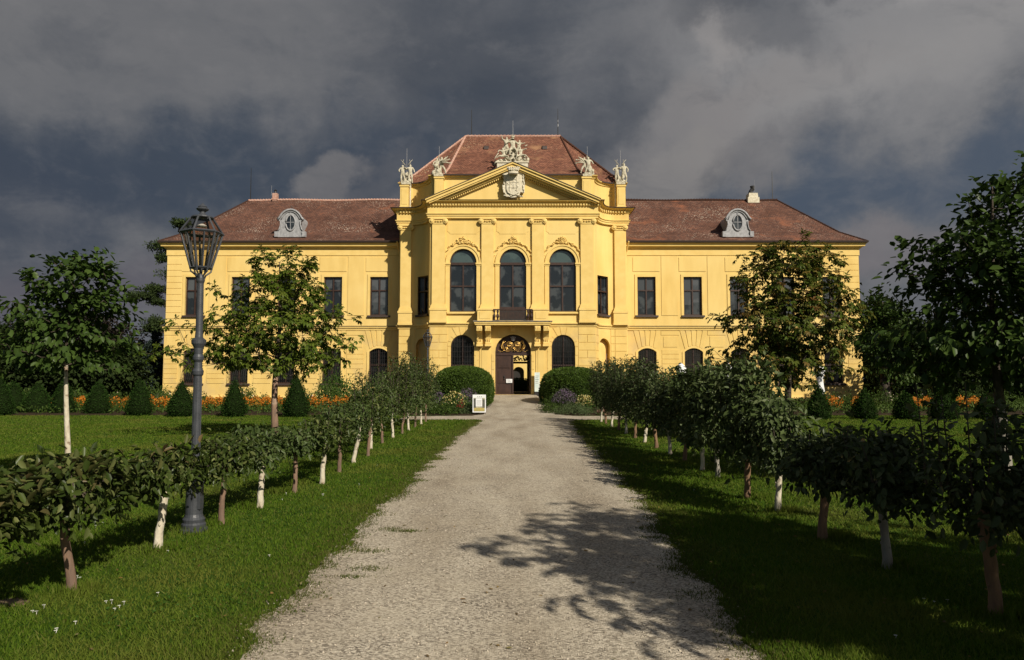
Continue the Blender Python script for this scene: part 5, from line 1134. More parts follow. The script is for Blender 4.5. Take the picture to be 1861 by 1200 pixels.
def pine(name, label, px, D, pads, seed, top):
    x = (px-CX)/F*D; rr = np.random.default_rng(seed); t = thing(name, label, 'tree', (x,D,0), 'dark park trees behind the garden'); H = Z(top, D)
    m = MB(); m.tube([(x,D,-.1),(x+.3,D,H*.4),(x-.1,D,H*.8),(x+.2,D,H)], [.35,.28,.16,.05], 10); P_ = []
    for (ppx, ppy, pw, ph) in pads:
        cx_, cz = X(ppx,ppy,D), Z(ppy,D); w = pw/2/F*D; h = ph/2/F*D; m.tube([(x,D,cz-w*.5-.3),((x+cx_)/2,D-.2,cz-.3),(cx_,D-.3,cz-.1)], [.12,.09,.04], 6)
        k = int(900*w); u = unit(rr.normal(0,1,(k,3)))*rr.random((k,1))**.4; lump = 1+.3*np.sin(u[:,0:1]*7+ppx); P_.append(np.array([cx_,D-.3,cz])+u*lump*np.array([w,w*.8,h]))
    pos = np.concatenate(P_); n = len(pos); L = .26*rr.uniform(.6,1.3,n)
    m.build('trunk', M['darkbark'], t); npmesh('crown', leaf_verts(pos, rdir(n, .4), rdir(n, .6), L, L*.4, 'kite', .1, .1), 4, KITE, M['pine'], t)
pine('pine_tree', 'pine with flat needle pads rising behind the palace left wing corner', 318, 71, [(296,449,48,20),(331,407,38,16),(262,540,66,16),(285,527,50,16),(290,551,34,10),(284,588,42,24),(282,600,40,14),(300,470,30,20),(322,500,60,30),(330,560,60,30)], 5, 402)
far_tree('park_tree', 'dark tall tree directly right of the palace right wing', 1600, 60, 548, 110, 'fardark', 11, .4, 420)
far_tree('park_tree', 'broad dark tree behind the flower bed at right', 1690, 50, 600, 170, 'fardark', 12, .4, 420)
far_tree('park_tree', 'dark tree behind the large tree at the right edge', 1810, 54, 560, 190, 'fardark', 13, .4, 420)
far_tree('park_tree', 'lower dark tree in the gap between right wing and large tree', 1650, 66, 590, 120, 'fardark', 14, .4, 320)
far_tree('lime_tree', 'lit green tree whose lower boughs reach the palace right corner', 1607, 42, 545, 100, 'chest_d', 15, 1.6, 300, lsz=.22, nper=16)
far_tree('park_tree', 'dark tree beyond the right photo edge', 1940, 52, 560, 200, 'fardark', 16, .4, 300)
# trees behind the photographer, seen only as reflections in the panes
for i, (x, y, h, w) in enumerate(((-26,-38,13,9),(-9,-56,17,9),(24,-70,15,12),(-44,-30,12,9))):
    tree('park_tree', ['dark leafy tree behind the photographer, second from left','tall leafy tree straight behind the photographer','leafy tree behind the photographer at right','leafy tree behind the photographer, furthest left'][i], (x,y,0), 2, [(0,0,h*.35,w*.5,w*.5,h*.25),(0,0,h*.65,w*.4,w*.4,h*.3)], 130, 'simple', 1.0, 'darkbark', 'fardark', 60+i, .35, 14, 'trees behind the photographer')

# clipped cones ------------------------------------------------------------------
M['yew'] = leaf_mat('yew_needles', [(.012,.028,.006),(.018,.040,.008),(.026,.054,.010),(.015,.034,.007)], .9, .05, spec=.02)
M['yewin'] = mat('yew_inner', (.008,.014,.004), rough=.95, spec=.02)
M['boxl'] = leaf_mat('clipped_hedge_leaves', [(.030,.058,.007),(.048,.084,.011),(.068,.108,.016),(.038,.068,.008)], .5, .15)
def clipped(t, prof, c, n, ls, lm, seed, sx=1, sy=1, jit=.03, wob=0.0):
    rr = np.random.default_rng(seed); pr = np.array(prof); m = MB()
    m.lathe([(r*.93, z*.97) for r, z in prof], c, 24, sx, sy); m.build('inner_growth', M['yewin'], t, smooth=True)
    seg = np.diff(pr, axis=0); ln = np.linalg.norm(seg, axis=1)*(pr[:-1,0]+pr[1:,0]+.01)/2; k = rr.choice(len(ln), n, p=ln/ln.sum()); f_ = rr.random(n)
    q = pr[k]+seg[k]*f_[:,None]; a = rr.random(n)*2*PI; wv = 1+wob*(np.sin(a*3+seed)*.5+np.sin(a*5+q[:,1]*2+seed)*.5)
    r = (q[:,0]*wv+rr.normal(0,jit,n)); nr = np.stack([seg[k][:,1], -seg[k][:,0]], 1); nr = unit(nr)
    pos = np.stack([c[0]+r*sx*np.cos(a), c[1]+r*sy*np.sin(a), c[2]+q[:,1]+rr.normal(0,jit*.6,n)], 1); nn = np.stack([nr[:,0]*np.cos(a), nr[:,0]*np.sin(a), nr[:,1]], 1)
    d_ = unit(nn*.9+rr.normal(0,1,(n,3))*.55+np.array([0,0,.35])); L = ls*rr.uniform(.6,1.4,n)
    npmesh('clipped_foliage', leaf_verts(pos, d_, unit(nn+rr.normal(0,.6,(n,3))), L, L*.42, 'kite', .1, .1), 4, KITE, M[lm], t)
cones = [(3,688,755,44),(27,694,750,50),(71,697,751,50),(118,690,752,42),(181,694,753,44),(256,690,755,44),(332,692,757,46),(428,690,757,42),(540,679,758,46),(648,708,757,34),
         (1485,700,765,38),(1567,708,767,40),(1642,712,767,40),(1711,700,768,48),(1789,716,766,40)]
proto = {}
for i, (px, ty, by_, w) in enumerate(cones):
    d = CAMZ*F/(by_-690)*(1.0 if px < 900 else 1.05); d = min(max(d, 30), 35.2); x = (px-CX)/F*d; H = Z(ty, d); R = w/2/F*d
    side = 'left' if px < 900 else 'right'; k = (10-i) if side == 'left' else (i-9)
    lab = f'clipped dark yew cone at the lawn edge, {ORD[k-1]} from the centre path on the {side}'
    t = thing('yew_cone', lab, 'topiary', (x, d, 0), 'clipped yew cones along the flower beds')
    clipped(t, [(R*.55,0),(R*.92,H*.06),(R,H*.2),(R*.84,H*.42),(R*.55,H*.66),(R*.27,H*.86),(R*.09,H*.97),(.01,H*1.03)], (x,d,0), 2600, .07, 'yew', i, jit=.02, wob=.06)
# hedges flanking the ramp
for sg, px, w, ty in ((-1,843,116,667),(1,1040,124,669)):
    D = 43.; x = (px-CX)/F*D; R = w/2/F*40.5; H = Z(ty, 42)
    t = thing('clipped_hedge', f"large domed clipped hedge {'left' if sg < 0 else 'right'} of the ramp to the palace door", 'hedge', (x, D, 0), 'domed hedges beside the ramp')
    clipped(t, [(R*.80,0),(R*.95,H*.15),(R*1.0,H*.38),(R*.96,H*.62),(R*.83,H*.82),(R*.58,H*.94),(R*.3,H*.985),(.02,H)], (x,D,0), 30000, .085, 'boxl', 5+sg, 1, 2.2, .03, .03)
t = thing('doorway_darkening_mass', 'added dark clipped mass that darkens the low view through the door', 'hedge', (.5,76,0))  # added in the courtyard to darken the view through the door
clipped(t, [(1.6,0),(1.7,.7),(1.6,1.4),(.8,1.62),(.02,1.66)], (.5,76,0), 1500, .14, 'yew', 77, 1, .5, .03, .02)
# low planting in the beds
M['orange'] = leaf_mat('orange_petals', [(.42,.12,.01),(.52,.19,.015),(.34,.08,.01),(.50,.26,.03)], .6, .3)
M['purple'] = leaf_mat('lavender_spikes', [(.10,.07,.12),(.16,.11,.17),(.09,.08,.07)], .8, .2)
M['yellowf'] = leaf_mat('yellow_flowers', [(.52,.42,.13),(.62,.55,.27),(.42,.30,.08)], .7, .2)
M['redf'] = leaf_mat('dark_red_flowers', [(.25,.02,.02),(.16,.015,.015)], .7, .2)
M['pinkf'] = leaf_mat('pink_flowers', [(.45,.22,.18),(.30,.14,.12),(.2,.15,.1)], .7, .2)
M['whitef'] = leaf_mat('pale_rose_petals', [(.75,.70,.60),(.70,.5,.4)], .6, .2)
M['herb'] = leaf_mat('herb_leaves', [(.065,.095,.035),(.090,.120,.050),(.05,.075,.025)], .7, .2)
M['shrubl'] = leaf_mat('rose_bush_leaves', [(.030,.060,.010),(.050,.085,.014),(.075,.115,.02)], .6, .25)
M['brightl'] = leaf_mat('bright_shrub_leaves', [(.045,.095,.015),(.06,.12,.02),(.035,.07,.014)], .5, .3)
def shrub(name, label, px, D, ty, w, lm, seed, flower=None, nf=0, n=1400, ls=.07, group='low plants in the palace beds', upright=0.0, z0=.05, flowtop=True, cat='shrub', fs=.07):
    x = (px-CX)/F*D; H = Z(ty, D)-z0; R = w/2/F*D; rr = np.random.default_rng(seed); t = thing(name, label, cat, (x,D,z0), group)
    m = MB()
    for k in range(9): a = rr.random()*6.28; q = rr.random()*.7; m.tube([(x,D,z0-.02),(x+R*q*.5*math.cos(a),D+R*q*.5*math.sin(a),z0+H*.5),(x+R*q*math.cos(a),D+R*q*math.sin(a),z0+H*(.7+.25*rr.random()))], [.02,.012,.005], 4)
    m.build('stems', M['stem'], t)
    u = unit(rr.normal(0,1,(n,3))); u[:,2] = np.abs(u[:,2]); r = (.45+.6*rr.random((n,1))**.5)*(1+.25*np.sin(u[:,0:1]*6+seed)*np.sin(u[:,1:2]*5+seed)+.1*rr.normal(0,1,(n,1)))
    pos = np.array([x,D,z0])+u*r*np.array([R,R,H]); d_ = unit(u*.7+rr.normal(0,.6,(n,3))+np.array([0,0,upright])); L = ls*rr.uniform(.6,1.4,n)
    npmesh('foliage', leaf_verts(pos, d_, unit(u+rr.normal(0,.5,(n,3))), L, L*(.5 if upright < .8 else .14), 'kite', .1, .2), 4, KITE, M[lm], t)
    if flower:
        u = unit(rr.normal(0,1,(nf,3))); u[:,2] = np.abs(u[:,2])+(.5 if flowtop else 0); u = unit(u); u[:,1] = -np.abs(u[:,1])*.8
        pos = np.array([x,D,z0])+u*np.array([R,R,H])*rr.uniform(.9,1.12,(nf,1)); npmesh('blossom', leaf_verts(pos, rdir(nf,.6), rdir(nf,.3), fs*rr.uniform(.6,1.3,nf), fs*.7*np.ones(nf), 'kite', .1, .1), 4, KITE, M[flower], t)
    return t
GB = 'plants either side of the ramp foot'
shrub('flowering_shrub', 'bush with cream yellow flower heads left of the notice stand', 826, 34.5, 716, 58, 'brightl', 1, 'yellowf', 150, 1500, .08, GB, fs=.09)
shrub('red_flower', 'small dark red flower clump beside the notice stand', 838, 33.6, 730, 14, 'shrubl', 2, 'redf', 40, 260, .05, GB)
shrub('lavender', 'lavender clump between the left hedge and the notice stand', 850, 35.5, 710, 46, 'herb', 3, 'purple', 500, 900, .10, GB, 1.0)
shrub('lavender', 'lavender clump furthest left before the left domed hedge', 797, 35.5, 716, 34, 'herb', 4, 'purple', 300, 700, .10, GB, 1.0)
shrub('santolina', 'grey green rounded herb mound just left of the notice stand', 852, 33.9, 734, 36, 'herb', 5, None, 0, 1500, .06, GB)
shrub('low_shrub', 'low green mound at the left end of the cross path', 806, 33.6, 736, 52, 'shrubl', 6, None, 0, 1400, .07, GB)
shrub('low_shrub', 'dark low shrub under the left domed hedge by the far row end', 775, 34.5, 722, 44, 'shrubl', 16, None, 0, 1400, .07, GB)
shrub('lavender', 'lavender clump right of the ramp before the right domed hedge', 1026, 35.5, 711, 50, 'herb', 7, 'purple', 600, 1000, .10, GB, 1.0)
shrub('flowering_shrub', 'pale yellow flowering clump right of the ramp', 1062, 35.0, 720, 38, 'brightl', 8, 'yellowf', 240, 900, .07, GB)
shrub('santolina', 'wide grey green herb mound right of the ramp at the path edge', 1042, 33.7, 735, 68, 'herb', 9, None, 0, 3000, .055, GB)
shrub('low_shrub', 'dark low shrub at the foot of the ramp on the right', 1003, 36.0, 722, 44, 'shrubl', 10, None, 0, 1500, .07, GB)
shrub('low_shrub', 'dark shrub between ramp and right herb mound', 1000, 34.6, 733, 30, 'shrubl', 17, None, 0, 1000, .06, GB)
shrub('pink_flower', 'small pink flower clump at the right end of the cross path', 1092, 33.2, 746, 16, 'shrubl', 11, 'pinkf', 120, 200, .05, GB)
# shrubs and roses in the long beds
rs = [(20,706,40),(60,712,40),(140,708,60),(215,716,50),(285,704,60),(300,712,36),(358,712,40),(452,706,36),(478,722,44),(560,716,40),(594,690,52),(1515,718,50),(1540,722,46),(1600,712,60),(1640,716,50),(1680,714,60),(1755,716,60),(1500,730,30),(1820,716,60)]
for i, (px, ty, w) in enumerate(rs):
    nm = f"{'pale flowered' if i % 2 else 'green'} bush in the {'left' if px < 900 else 'right'} long bed, {ORD[i if px < 900 else i-11]} from its left end"
    shrub('rose_bush', nm, px, 38.5+(i % 3)*1.2, ty, w, 'shrubl', 40+i, 'whitef' if i % 2 else None, 7, 1100, .10, 'bushes in the long flower beds', .3, fs=.10)
shrub('leafy_shrub', 'bright green feathery shrub before the last left wing windows', 613, 42, 688, 64, 'brightl', 80, None, 0, 2600, .13, 'bushes in the long flower beds', .2)
for sg, segs in ((-1, [(-5,25,731,752),(95,140,733,752),(135,172,730,750),(200,238,732,750),(270,312,734,750),(330,425,727,749),(440,530,726,749),(535,660,727,748)]), (1, [(1495,1530,738,758),(1545,1570,736,756),(1655,1700,736,752),(1735,1780,738,754)])):
    P_ = []; G_ = []
    for a, b, t0, t1 in segs:
        D = 37.5; n = int((b-a)*12); px = RNG.uniform(a, b, n); yy = RNG.uniform(36.2, 39.5, n); z = RNG.uniform(.26,.66,n)+.07*np.sin(px*.3)+.05*np.sin(px*1.1); P_.append(np.stack([(px-CX)/F*yy, yy, z], 1))
        n2 = n; px = RNG.uniform(a-3, b+3, n2); yy = RNG.uniform(36.0, 39.6, n2); z = RNG.uniform(.05,.55,n2); G_.append(np.stack([(px-CX)/F*yy, yy, z], 1))
    pos = np.concatenate(P_); n = len(pos)
    o = npmesh('flowers', leaf_verts(pos, rdir(n,.2), unit(RNG.normal(0,.5,(n,3))+np.array([0,-.8,.8])), .085*np.ones(n), .075*np.ones(n), 'kite', .1, .1), 4, KITE, M['orange']); tagk(o, 'stuff'); o['label'] = f"mass of orange coneflowers in the {'left' if sg < 0 else 'right'} long bed"
    pos = np.concatenate(G_); n = len(pos)
    o = npmesh('ground_cover', leaf_verts(pos, rdir(n,.6), rdir(n,.6), .13*np.ones(n), .06*np.ones(n), 'kite', .1, .1), 4, KITE, M['shrubl']); tagk(o, 'stuff'); o['label'] = f"green leaves under the orange flowers in the {'left' if sg < 0 else 'right'} bed"
for sg, a, b in ((-1,-20,760),(1,1110,1900)):
    n = 16000; px = RNG.uniform(a, b, n); yy = RNG.uniform(33.6, 50, n); z = .05+RNG.random(n)*(.18+.22*(.5+.5*np.sin(px*.09)*np.sin(yy*.9))); pos = np.stack([(px-CX)/F*yy, yy, z], 1)
    o = npmesh('ground_cover', leaf_verts(pos, rdir(n,.7), rdir(n,.6), .14*RNG.uniform(.6,1.3,n), .06*np.ones(n), 'kite', .1, .1), 4, KITE, M['shrubl']); tagk(o, 'stuff'); o['label'] = f"low mixed greenery filling the {'left' if sg < 0 else 'right'} bed before the palace"

# ================================================================== STREET FURNITURE
def lamp(x, y, H, label):
    t = thing('street_lamp', label, 'street lamp', (x,y,0), 'historic garden lamps'); S = H/3.72
    m = MB(); c = (x,y,0)
    m.lathe([(r*S,z*S) for r, z in [(.155,-.02),(.155,.04),(.13,.055),(.13,.09),(.115,.11),(.12,.145),(.10,.17),(.092,.20),(.092,.53),(.105,.55),(.105,.59),(.075,.63),(.055,.67)]], c, 20); post_b = m.build('base', M['lampmetal'], t, smooth=False)
    m = MB(); m.box(x+.04*S, x+.095*S, y-.07*S, y+.02*S, .26*S, .50*S); m.build('hatch', M['lampmetal'], post_b)
    m = MB(); m.lathe([(r*S,z*S) for r, z in [(.046,.65),(.044,1.74),(.058,1.76),(.062,1.80),(.045,1.83),(.043,1.90),(.060,1.93),(.060,1.96),(.046,1.99),(.050,2.06),(.078,2.11),(.080,2.15),(.045,2.18),(.040,2.25),(.036,2.80),(.046,2.83),(.046,2.86),(.03,2.90)]], c, 20)
    for k in range(10): a = k*PI/5; m.tube([(x+.043*S*math.cos(a),y+.043*S*math.sin(a),.72*S),(x+.041*S*math.cos(a),y+.041*S*math.sin(a),1.72*S)], .007*S, 4)
    m.build('post', M['lampmetal'], t)
    zb, zt, zr, rb, rt, rr_ = 2.98*S, 3.385*S, 3.56*S, .112*S, .225*S, .115*S
    def ring(r, z, k, n=6): a = PI/6+2*PI*k/n+.0; return (x+r*math.cos(a), y+r*math.sin(a), z)
    m = MB()
    for k in range(6):
        m.tube([ring(rb,zb,k), ring(rt,zt,k)], .015*S, 4); m.tube([ring(rb,zb,k), ring(rb,zb,k+1)], .014*S, 4); m.tube([ring(rt,zt,k), ring(rt,zt,k+1)], .018*S, 4)
        m.tube([ring(rt*1.02,zt,k), ring(rr_,zr,k)], .013*S, 4); m.tube([ring(rr_,zr,k), ring(rr_,zr,k+1)], .014*S, 4); a0, a1 = ring(rb,zb,k), ring(rb,zb,k+1); b0, b1 = ring(rt,zt,k), ring(rt,zt,k+1)
        m.tube([tuple((p+q)/2 for p, q in zip(a0,a1)), tuple((p+q)/2 for p, q in zip(b0,b1))], .012*S, 4)
        m.tube([ring(rb,zb,k), ring(rb*.98,zb-.04*S,k), ring(.055*S,zb-.085*S,k), ring(.04*S,2.86*S,k)], .010*S, 5)
        m.blob(ring(rb*1.03,zb-.01*S,k), (.012*S,)*3); m.blob(ring(rt*1.03,zt,k), (.016*S,)*3)
    lan = m.build('lantern', M['lampmetal'], t)
    m = MB()
    for k in range(6): m.add([ring(rb,zb,k),ring(rb,zb,k+1),ring(rt,zt,k+1),ring(rt,zt,k)], [(0,1,2,3)]); m.add([ring(rt,zt,k),ring(rt,zt,k+1),ring(rr_,zr,k+1),ring(rr_,zr,k)], [(0,1,2,3)])
    m.build('glass', M['lampglass'], lan)
    m = MB(); m.lathe([(rr_*1.08,zr),(rr_*1.02,zr+.015*S),(.05*S,zr+.03*S),(.03*S,zr+.055*S),(.03*S,zr+.07*S),(.065*S,zr+.095*S),(.07*S,zr+.105*S),(.045*S,zr+.125*S),(.05*S,zr+.13*S),(.028*S,zr+.15*S),(.012*S,zr+.165*S),(.003*S,zr+.175*S)], c, 16); m.build('cap', M['lampmetal'], lan)
    m = MB(); m.lathe([(.018*S,2.90*S),(.018*S,3.12*S),(.026*S,3.13*S),(.026*S,3.20*S),(.022*S,3.205*S)], c, 12); bu = m.build('lamp_holder', M['lampmetal'], lan)
    m = MB(); m.lathe([(.020*S,3.206*S),(.024*S,3.22*S),(.024*S,3.255*S),(.01*S,3.27*S)], c, 12); m.build('bulb', mat('lamp_bulb', (.55,.40,.20), rough=.3), bu)
    m = MB(); m.lathe([(.05*S,3.455*S),(.06*S,3.465*S),(.02*S,3.49*S)], c, 12); m.build('reflector', M['white'], lan)
    return t
dl = CAMZ*F/(962-690); lamp((360.5-CX)/F*dl, dl, Z(371.5, dl), 'tall grey lantern lamp post standing in the left espalier row')
lamp((777-CX)/F*36.5, 36.5, Z(599, 36.5), 'distant lantern lamp post at the far end of the left espalier row')
# closed parasols
def parasol(px, top, bot, D, w, label):
    x = (px-CX)/F*D; z1, z0 = Z(top,D), Z(bot,D); t = thing('closed_parasol', label, 'parasol', (x,D,.1), 'folded white parasols before the right wing'); h = z1-z0; r = w/2/F*D
    m = MB(); m.lathe([(.28,.08),(.28,.14),(.05,.16)], (x,D,.02), 14); m.build('foot', M['wornstone'], t)
    m = MB(); m.tube([(x,D,.15),(x,D,z1+.05)], .025, 8); m.build('pole', M['crest'], t)
    m = MB(); n = 16; pr = [(.35,0),(.62,.03),(.75,.12),(.62,.3),(.55,.5),(.72,.62),(.9,.75),(.95,.85),(.6,.93),(.15,1)]; b = len(m.v)
    for q, f_ in pr:
        for k in range(n): a = 2*PI*k/n; rr_ = r*q*(1+.12*(1 if k % 2 else -1)*(1-f_*.6)); m.v.append((x+rr_*math.cos(a), D+rr_*math.sin(a), z0+f_*h))
    for i in range(len(pr)-1):
        for k in range(n): m.f.append((b+i*n+k, b+i*n+(k+1)%n, b+(i+1)*n+(k+1)%n, b+(i+1)*n+k))
    m.build('canopy', M['white'], t, smooth=True); return t
parasol(1179,678,722,47,14,'folded white parasol nearest the ramp, half hidden by the right row')
parasol(1237,660,722,47,19,'folded white parasol by the second ground floor window of the right wing')
parasol(1321,659,722,47,18,'folded white parasol rising behind the tallest espalier crowns')
parasol(1488,661,718,47,20,'folded white parasol beside the rightmost window and a yew cone')
# notice stand
y = 33.4; xa, xb = X(859,735,y), X(883,735,y); z0, z1 = Z(751,y), Z(717.5,y); xm = (xa+xb)/2
t = thing('notice_stand', 'white framed notice stand with a landscape picture beside the ramp', 'notice stand', (xm,y,0))
m = MB(); m.box(xa, xb, y-.02, y+.02, z0+.03, z1); m.build('board', M['white'], t)
for x in (xa+.03, xb-.03): m = MB(); m.tube([(x,y+.03,z0+.1),(x,y+.06,.0)], .012, 6); m.build('leg', M['iron'], t)
m = MB(); m.tube([(xm,y+.03,z1-.1),(xm,y+.42,0)], .012, 6); m.build('leg', M['iron'], t)
W_, H_ = xb-xa, z1-z0-.03
def pic(a, b, c, d, mt, o, nm='picture'): m = MB(); m.box(xa+a*W_, xa+b*W_, y-.02-o, y-.02-o+.002, z0+.03+c*H_, z0+.03+d*H_); return m.build(nm, mt, t)
pic(.07,.93,.06,.82, mat('picture_print', (.16,.17,.14), (.42,.38,.26), 9, .5, lo=.4, hi=.6), .003)
pic(.12,.88,.07,.26, mat('picture_meadow', (.45,.32,.08), (.30,.28,.10), 14, .5), .006)
pic(.08,.26,.26,.78, mat('picture_trees', (.035,.04,.03), (.10,.10,.09), 18, .5), .0065); pic(.74,.92,.26,.74, mat('picture_trees2', (.05,.05,.04), (.12,.12,.10), 18, .5), .0065)
pic(.24,.72,.34,.80, M['white'], .009, 'paper')
for k in range(6): pic(.30,.66,.40+k*.055,.412+k*.055, M['lampmetal'], .011, 'print_line')
for k in range(3): pic(.35+k*.14,.42+k*.14,.87,.90, M['lampmetal'], .003, 'print_line')
# paper on the door, pale banner at the right of the door
m = MB(); yy = yb-.12; m.box(X(920,692,yy), X(931,692,yy), yy, yy+.01, Z(696,yy), Z(689,yy)); o = tag(m.build('paper_notice', M['white']), 'white paper notice fixed on the closed brown door leaf', 'notice')
m = MB()
for k in range(3): m.box(X(922,692,yy), X(929-k,692,yy), yy-.004, yy-.001, Z(694.6-k*1.8,yy), Z(694.1-k*1.8,yy))
m.build('print_line', M['lampmetal'], o)
m = MB(); yy = D1-.35; m.box(X(971.5,690,yy), X(981,690,yy), yy, yy+.04, Z(712,yy), Z(677,yy)); t = tag(m.build('banner_board', mat('pale_blue_print', (.50,.60,.55), (.66,.70,.62), 3, .5)), 'pale blue green upright board right of the palace door', 'board')
m = MB(); 
for k in range(5): m.box(X(973,690,yy), X(979-k%2,690,yy), yy-.004, yy-.001, Z(684+k*3.2,yy), Z(683.3+k*3.2,yy))
m.build('print_line', M['lampmetal'], t); m = MB(); m.box(X(971.5,690,yy), X(981,690,yy), yy+.05, yy+.3, Z(717,yy)-.15, Z(712,yy)); m.build('stand', M['iron'], t)
# leaning pole in the right niche
m = MB(); m.tube([(X(1101,690,52.8),52.7,.9),(X(1102,645,52.8),52.9,Z(643,52.8))], .035, 6); tag(m.build('flag_pole', M['postwood']), 'thin brown pole leaning in the sunlit right niche', 'pole')

# ================================================================== LIGHT AND SKY
SUN = Vector((.75,-1.0,.84)).normalized(); elev = math.asin(SUN.z)
sd = bpy.data.lights.new('sun', 'SUN'); sd.energy = 5.0; sd.angle = math.radians(.55); sd.color = (1.0,.92,.78)
so = bpy.data.objects.new('sun', sd); COL.objects.link(so); so.rotation_euler = (-SUN).to_track_quat('-Z', 'Y').to_euler(); so.location = (30,-40,34)
w = bpy.data.worlds.new('World'); SC.world = w; w.use_nodes = True; nt = w.node_tree; N = nt.nodes; L = nt.links
bg = N['Background']; sky = N.new('ShaderNodeTexSky'); sky.sky_type = 'NISHITA'; sky.sun_disc = False; sky.sun_elevation = elev; sky.sun_rotation = math.atan2(SUN.x, SUN.y)
bg.inputs['Strength'].default_value = .045; L.new(sky.outputs[0], bg.inputs['Color'])
tc = N.new('ShaderNodeTexCoord'); nrm = N.new('ShaderNodeVectorMath'); nrm.operation = 'NORMALIZE'; L.new(tc.outputs['Generated'], nrm.inputs[0]); V = nrm.outputs[0]
def math_(op, a, b=None, c=None, clamp=False):
    n = N.new('ShaderNodeMath'); n.operation = op; n.use_clamp = clamp
    for i, v in enumerate((a, b, c)):
        if v is None: continue
        if isinstance(v, (int, float)): n.inputs[i].default_value = v
        else: L.new(v, n.inputs[i])
    return n.outputs[0]
def noise(scale, detail, rough, stretch=(1,1,1), loc=(0,0,0), dist=0.0):
    mp = N.new('ShaderNodeMapping'); mp.inputs['Scale'].default_value = stretch; mp.inputs['Location'].default_value = loc; L.new(V, mp.inputs[0])
    n = N.new('ShaderNodeTexNoise'); n.inputs['Scale'].default_value = scale; n.inputs['Detail'].default_value = detail; n.inputs['Roughness'].default_value = rough; n.inputs['Distortion'].default_value = dist; L.new(mp.outputs[0], n.inputs['Vector']); return n.outputs['Fac']
def mixc(f, a, b):
    n = N.new('ShaderNodeMix'); n.data_type = 'RGBA'; L.new(f, n.inputs[0])
    for k, v in ((6, a), (7, b)):
        if isinstance(v, tuple): n.inputs[k].default_value = (*v, 1)
        else: L.new(v, n.inputs[k])
    return n.outputs[2]
def rng(v, a, b, smooth=True):
    n = N.new('ShaderNodeMapRange'); n.interpolation_type = 'SMOOTHSTEP' if smooth else 'LINEAR'; n.inputs['From Min'].default_value = a; n.inputs['From Max'].default_value = b; L.new(v, n.inputs['Value']); return n.outputs[0]
def vnoise(scale, detail, rough, amp, stretch=(1,1,1)):
    mp = N.new('ShaderNodeMapping'); mp.inputs['Scale'].default_value = stretch; L.new(V, mp.inputs[0]); n = N.new('ShaderNodeTexNoise'); n.inputs['Scale'].default_value = scale; n.inputs['Detail'].default_value = detail; n.inputs['Roughness'].default_value = rough; L.new(mp.outputs[0], n.inputs['Vector'])
    s = N.new('ShaderNodeVectorMath'); s.operation = 'SUBTRACT'; L.new(n.outputs['Color'], s.inputs[0]); s.inputs[1].default_value = (.5,.5,.5)
    q = N.new('ShaderNodeVectorMath'); q.operation = 'SCALE'; L.new(s.outputs[0], q.inputs[0]); q.inputs['Scale'].default_value = amp; return q.outputs[0]
def vadd(a, b): n = N.new('ShaderNodeVectorMath'); n.operation = 'ADD'; L.new(a, n.inputs[0]); L.new(b, n.inputs[1]); return n.outputs[0]
VW = vadd(vadd(V, vnoise(3.0, 3, .5, .34)), vnoise(11, 8, .62, .16))
VS_ = vadd(V, vnoise(16, 8, .6, .10))
def polar(v):
    sp = N.new('ShaderNodeSeparateXYZ'); L.new(v, sp.inputs[0]); h = math_('SQRT', math_('ADD', math_('MULTIPLY', sp.outputs[0], sp.outputs[0]), math_('MULTIPLY', sp.outputs[1], sp.outputs[1])))
    return math_('ARCTAN2', sp.outputs[0], sp.outputs[1]), math_('ARCTAN2', sp.outputs[2], h)
PW, PS = polar(VW), polar(VS_)
def bank(px, py, rx, ry, ang=0, fine=False):
    """soft bank of cloud hanging in the direction of this part of the sky: an ellipse in azimuth and height, its edge torn by noise"""
    az = math.atan2(px-CX, F); el = TH+math.atan((600-py)/F); a0, e0 = PS if fine else PW; a = math_('SUBTRACT', a0, az); e = math_('SUBTRACT', e0, el)
    ca, sa = math.cos(ang), math.sin(ang); a2 = math_('ADD', math_('MULTIPLY', a, ca), math_('MULTIPLY', e, sa)); e2 = math_('SUBTRACT', math_('MULTIPLY', e, ca), math_('MULTIPLY', a, sa))
    a2 = math_('DIVIDE', a2, rx/F); e2 = math_('DIVIDE', e2, ry/F); return math_('SQRT', math_('ADD', math_('MULTIPLY', a2, a2), math_('MULTIPLY', e2, e2)))
n1 = noise(3.2, 10, .60, (1,1,2.0), (.9,3.3,1.2), .5); n2 = noise(9, 9, .62, (1,1,1.7), (2.9,.3,5.2), .4); n3 = noise(26, 6, .6, (1,1,1.5), (1.9,4.3,.2), .2)
def lay(base, mask, col, a): return mixc(math_('MULTIPLY', mask, a), base, col)
base = mixc(rng(n1, .36, .64), (.068,.079,.098), (.135,.138,.148))
base = lay(base, rng(bank(300,70,620,170), 1.3, .2), (.140,.141,.148), .75)
base = lay(base, rng(bank(930,180,330,240), 1.3, .2), (.044,.054,.072), .75)
base = lay(base, rng(bank(420,330,620,110,.05), 1.3, .3), (.040,.055,.080), .88)
base = lay(base, rng(bank(1150,250,200,120,.2), 1.2, .2), (.034,.045,.064), .85)
base = lay(base, rng(bank(60,400,260,150), 1.3, .2), (.044,.056,.080), .7)
base = lay(base, rng(bank(1700,60,560,230,.15), 1.35, .25), (.235,.230,.232), .85)
base = lay(base, rng(bank(1500,170,420,90,.35), 1.3, .2), (.25,.242,.24), .6)
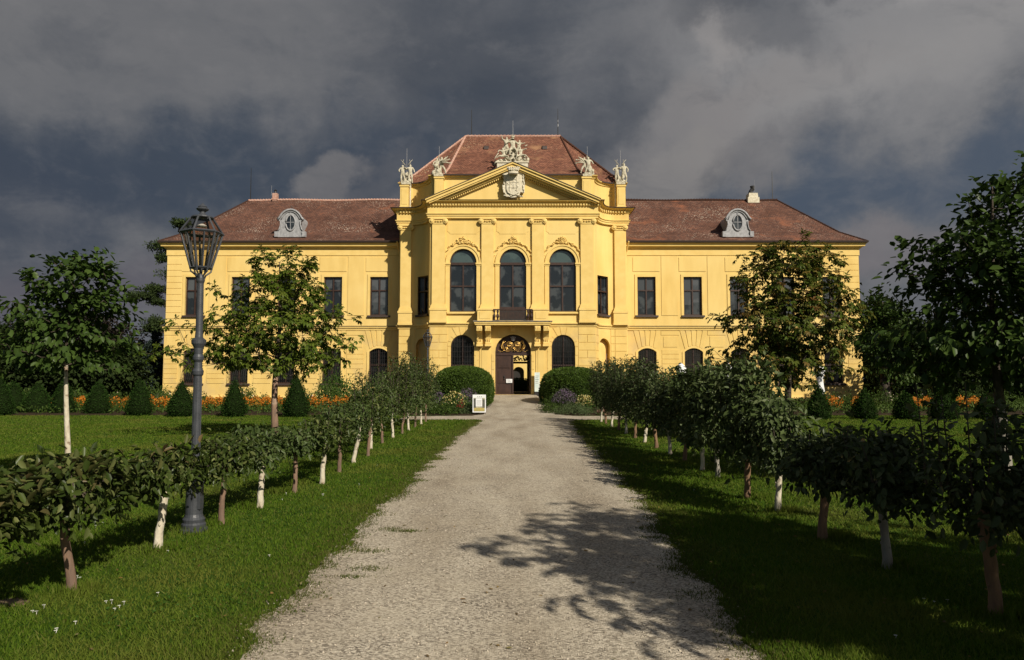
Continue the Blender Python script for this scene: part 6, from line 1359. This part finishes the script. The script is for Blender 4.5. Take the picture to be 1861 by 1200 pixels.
base = lay(base, rng(bank(1780,30,120,60,.4,True), 1.2, .3), (.36,.35,.34), .5)
base = lay(base, rng(bank(1330,60,60,90,.3,True), 1.2, .4), (.30,.28,.27), .5)
base = lay(base, rng(bank(1330,210,260,90,.5), 1.2, .2), (.20,.19,.19), .75)
base = lay(base, rng(bank(1430,20,200,38,.1,True), 1.2, .5), (.085,.090,.102), .85)
base = lay(base, rng(bank(1420,90,120,50,-.3,True), 1.2, .4), (.105,.110,.122), .7)
base = lay(base, rng(bank(1640,390,420,100,.12), 1.3, .3), (.062,.082,.115), .92)
base = lay(base, rng(bank(1230,335,130,75,.3,True), 1.1, .45), (.21,.20,.195), .8)
base = lay(base, rng(bank(1380,300,160,60,.3), 1.2, .2), (.150,.145,.150), .6)
base = lay(base, rng(bank(590,335,68,50,.2,True), 1.05, .55), (.160,.155,.158), .75)
base = lay(base, rng(bank(640,330,110,40,.2), 1.2, .2), (.110,.110,.120), .5)
base = lay(base, rng(bank(1640,510,260,50,0), 1.2, .2), (.150,.140,.150), .8)
base = lay(base, rng(bank(120,590,340,90), 1.2, .3), (.090,.086,.105), .8)
base = lay(base, rng(n2, .50, .74), (.20,.195,.196), .24)
base = lay(base, rng(n2, .50, .28), (.038,.050,.070), .30)
base = lay(base, rng(n3, .5, .75), (.20,.195,.20), .13)
cb = N.new('ShaderNodeBackground'); L.new(base, cb.inputs['Color']); cb.inputs['Strength'].default_value = 1.0
sp = N.new('ShaderNodeSeparateXYZ'); L.new(V, sp.inputs[0])
cover = rng(math_('ADD', sp.outputs[1], math_('MULTIPLY', math_('SUBTRACT', n1, .5), .9)), -.45, -.15)   # the storm cloud ends behind the photographer, where the sun stands in clear sky
ms = N.new('ShaderNodeMixShader'); L.new(cover, ms.inputs[0]); L.new(bg.outputs[0], ms.inputs[1]); L.new(cb.outputs[0], ms.inputs[2]); L.new(ms.outputs[0], N['World Output'].inputs['Surface'])
vs = SC.view_settings; vs.view_transform = 'Standard'; vs.look = 'None'; vs.exposure = 0.17; vs.gamma = 1.0
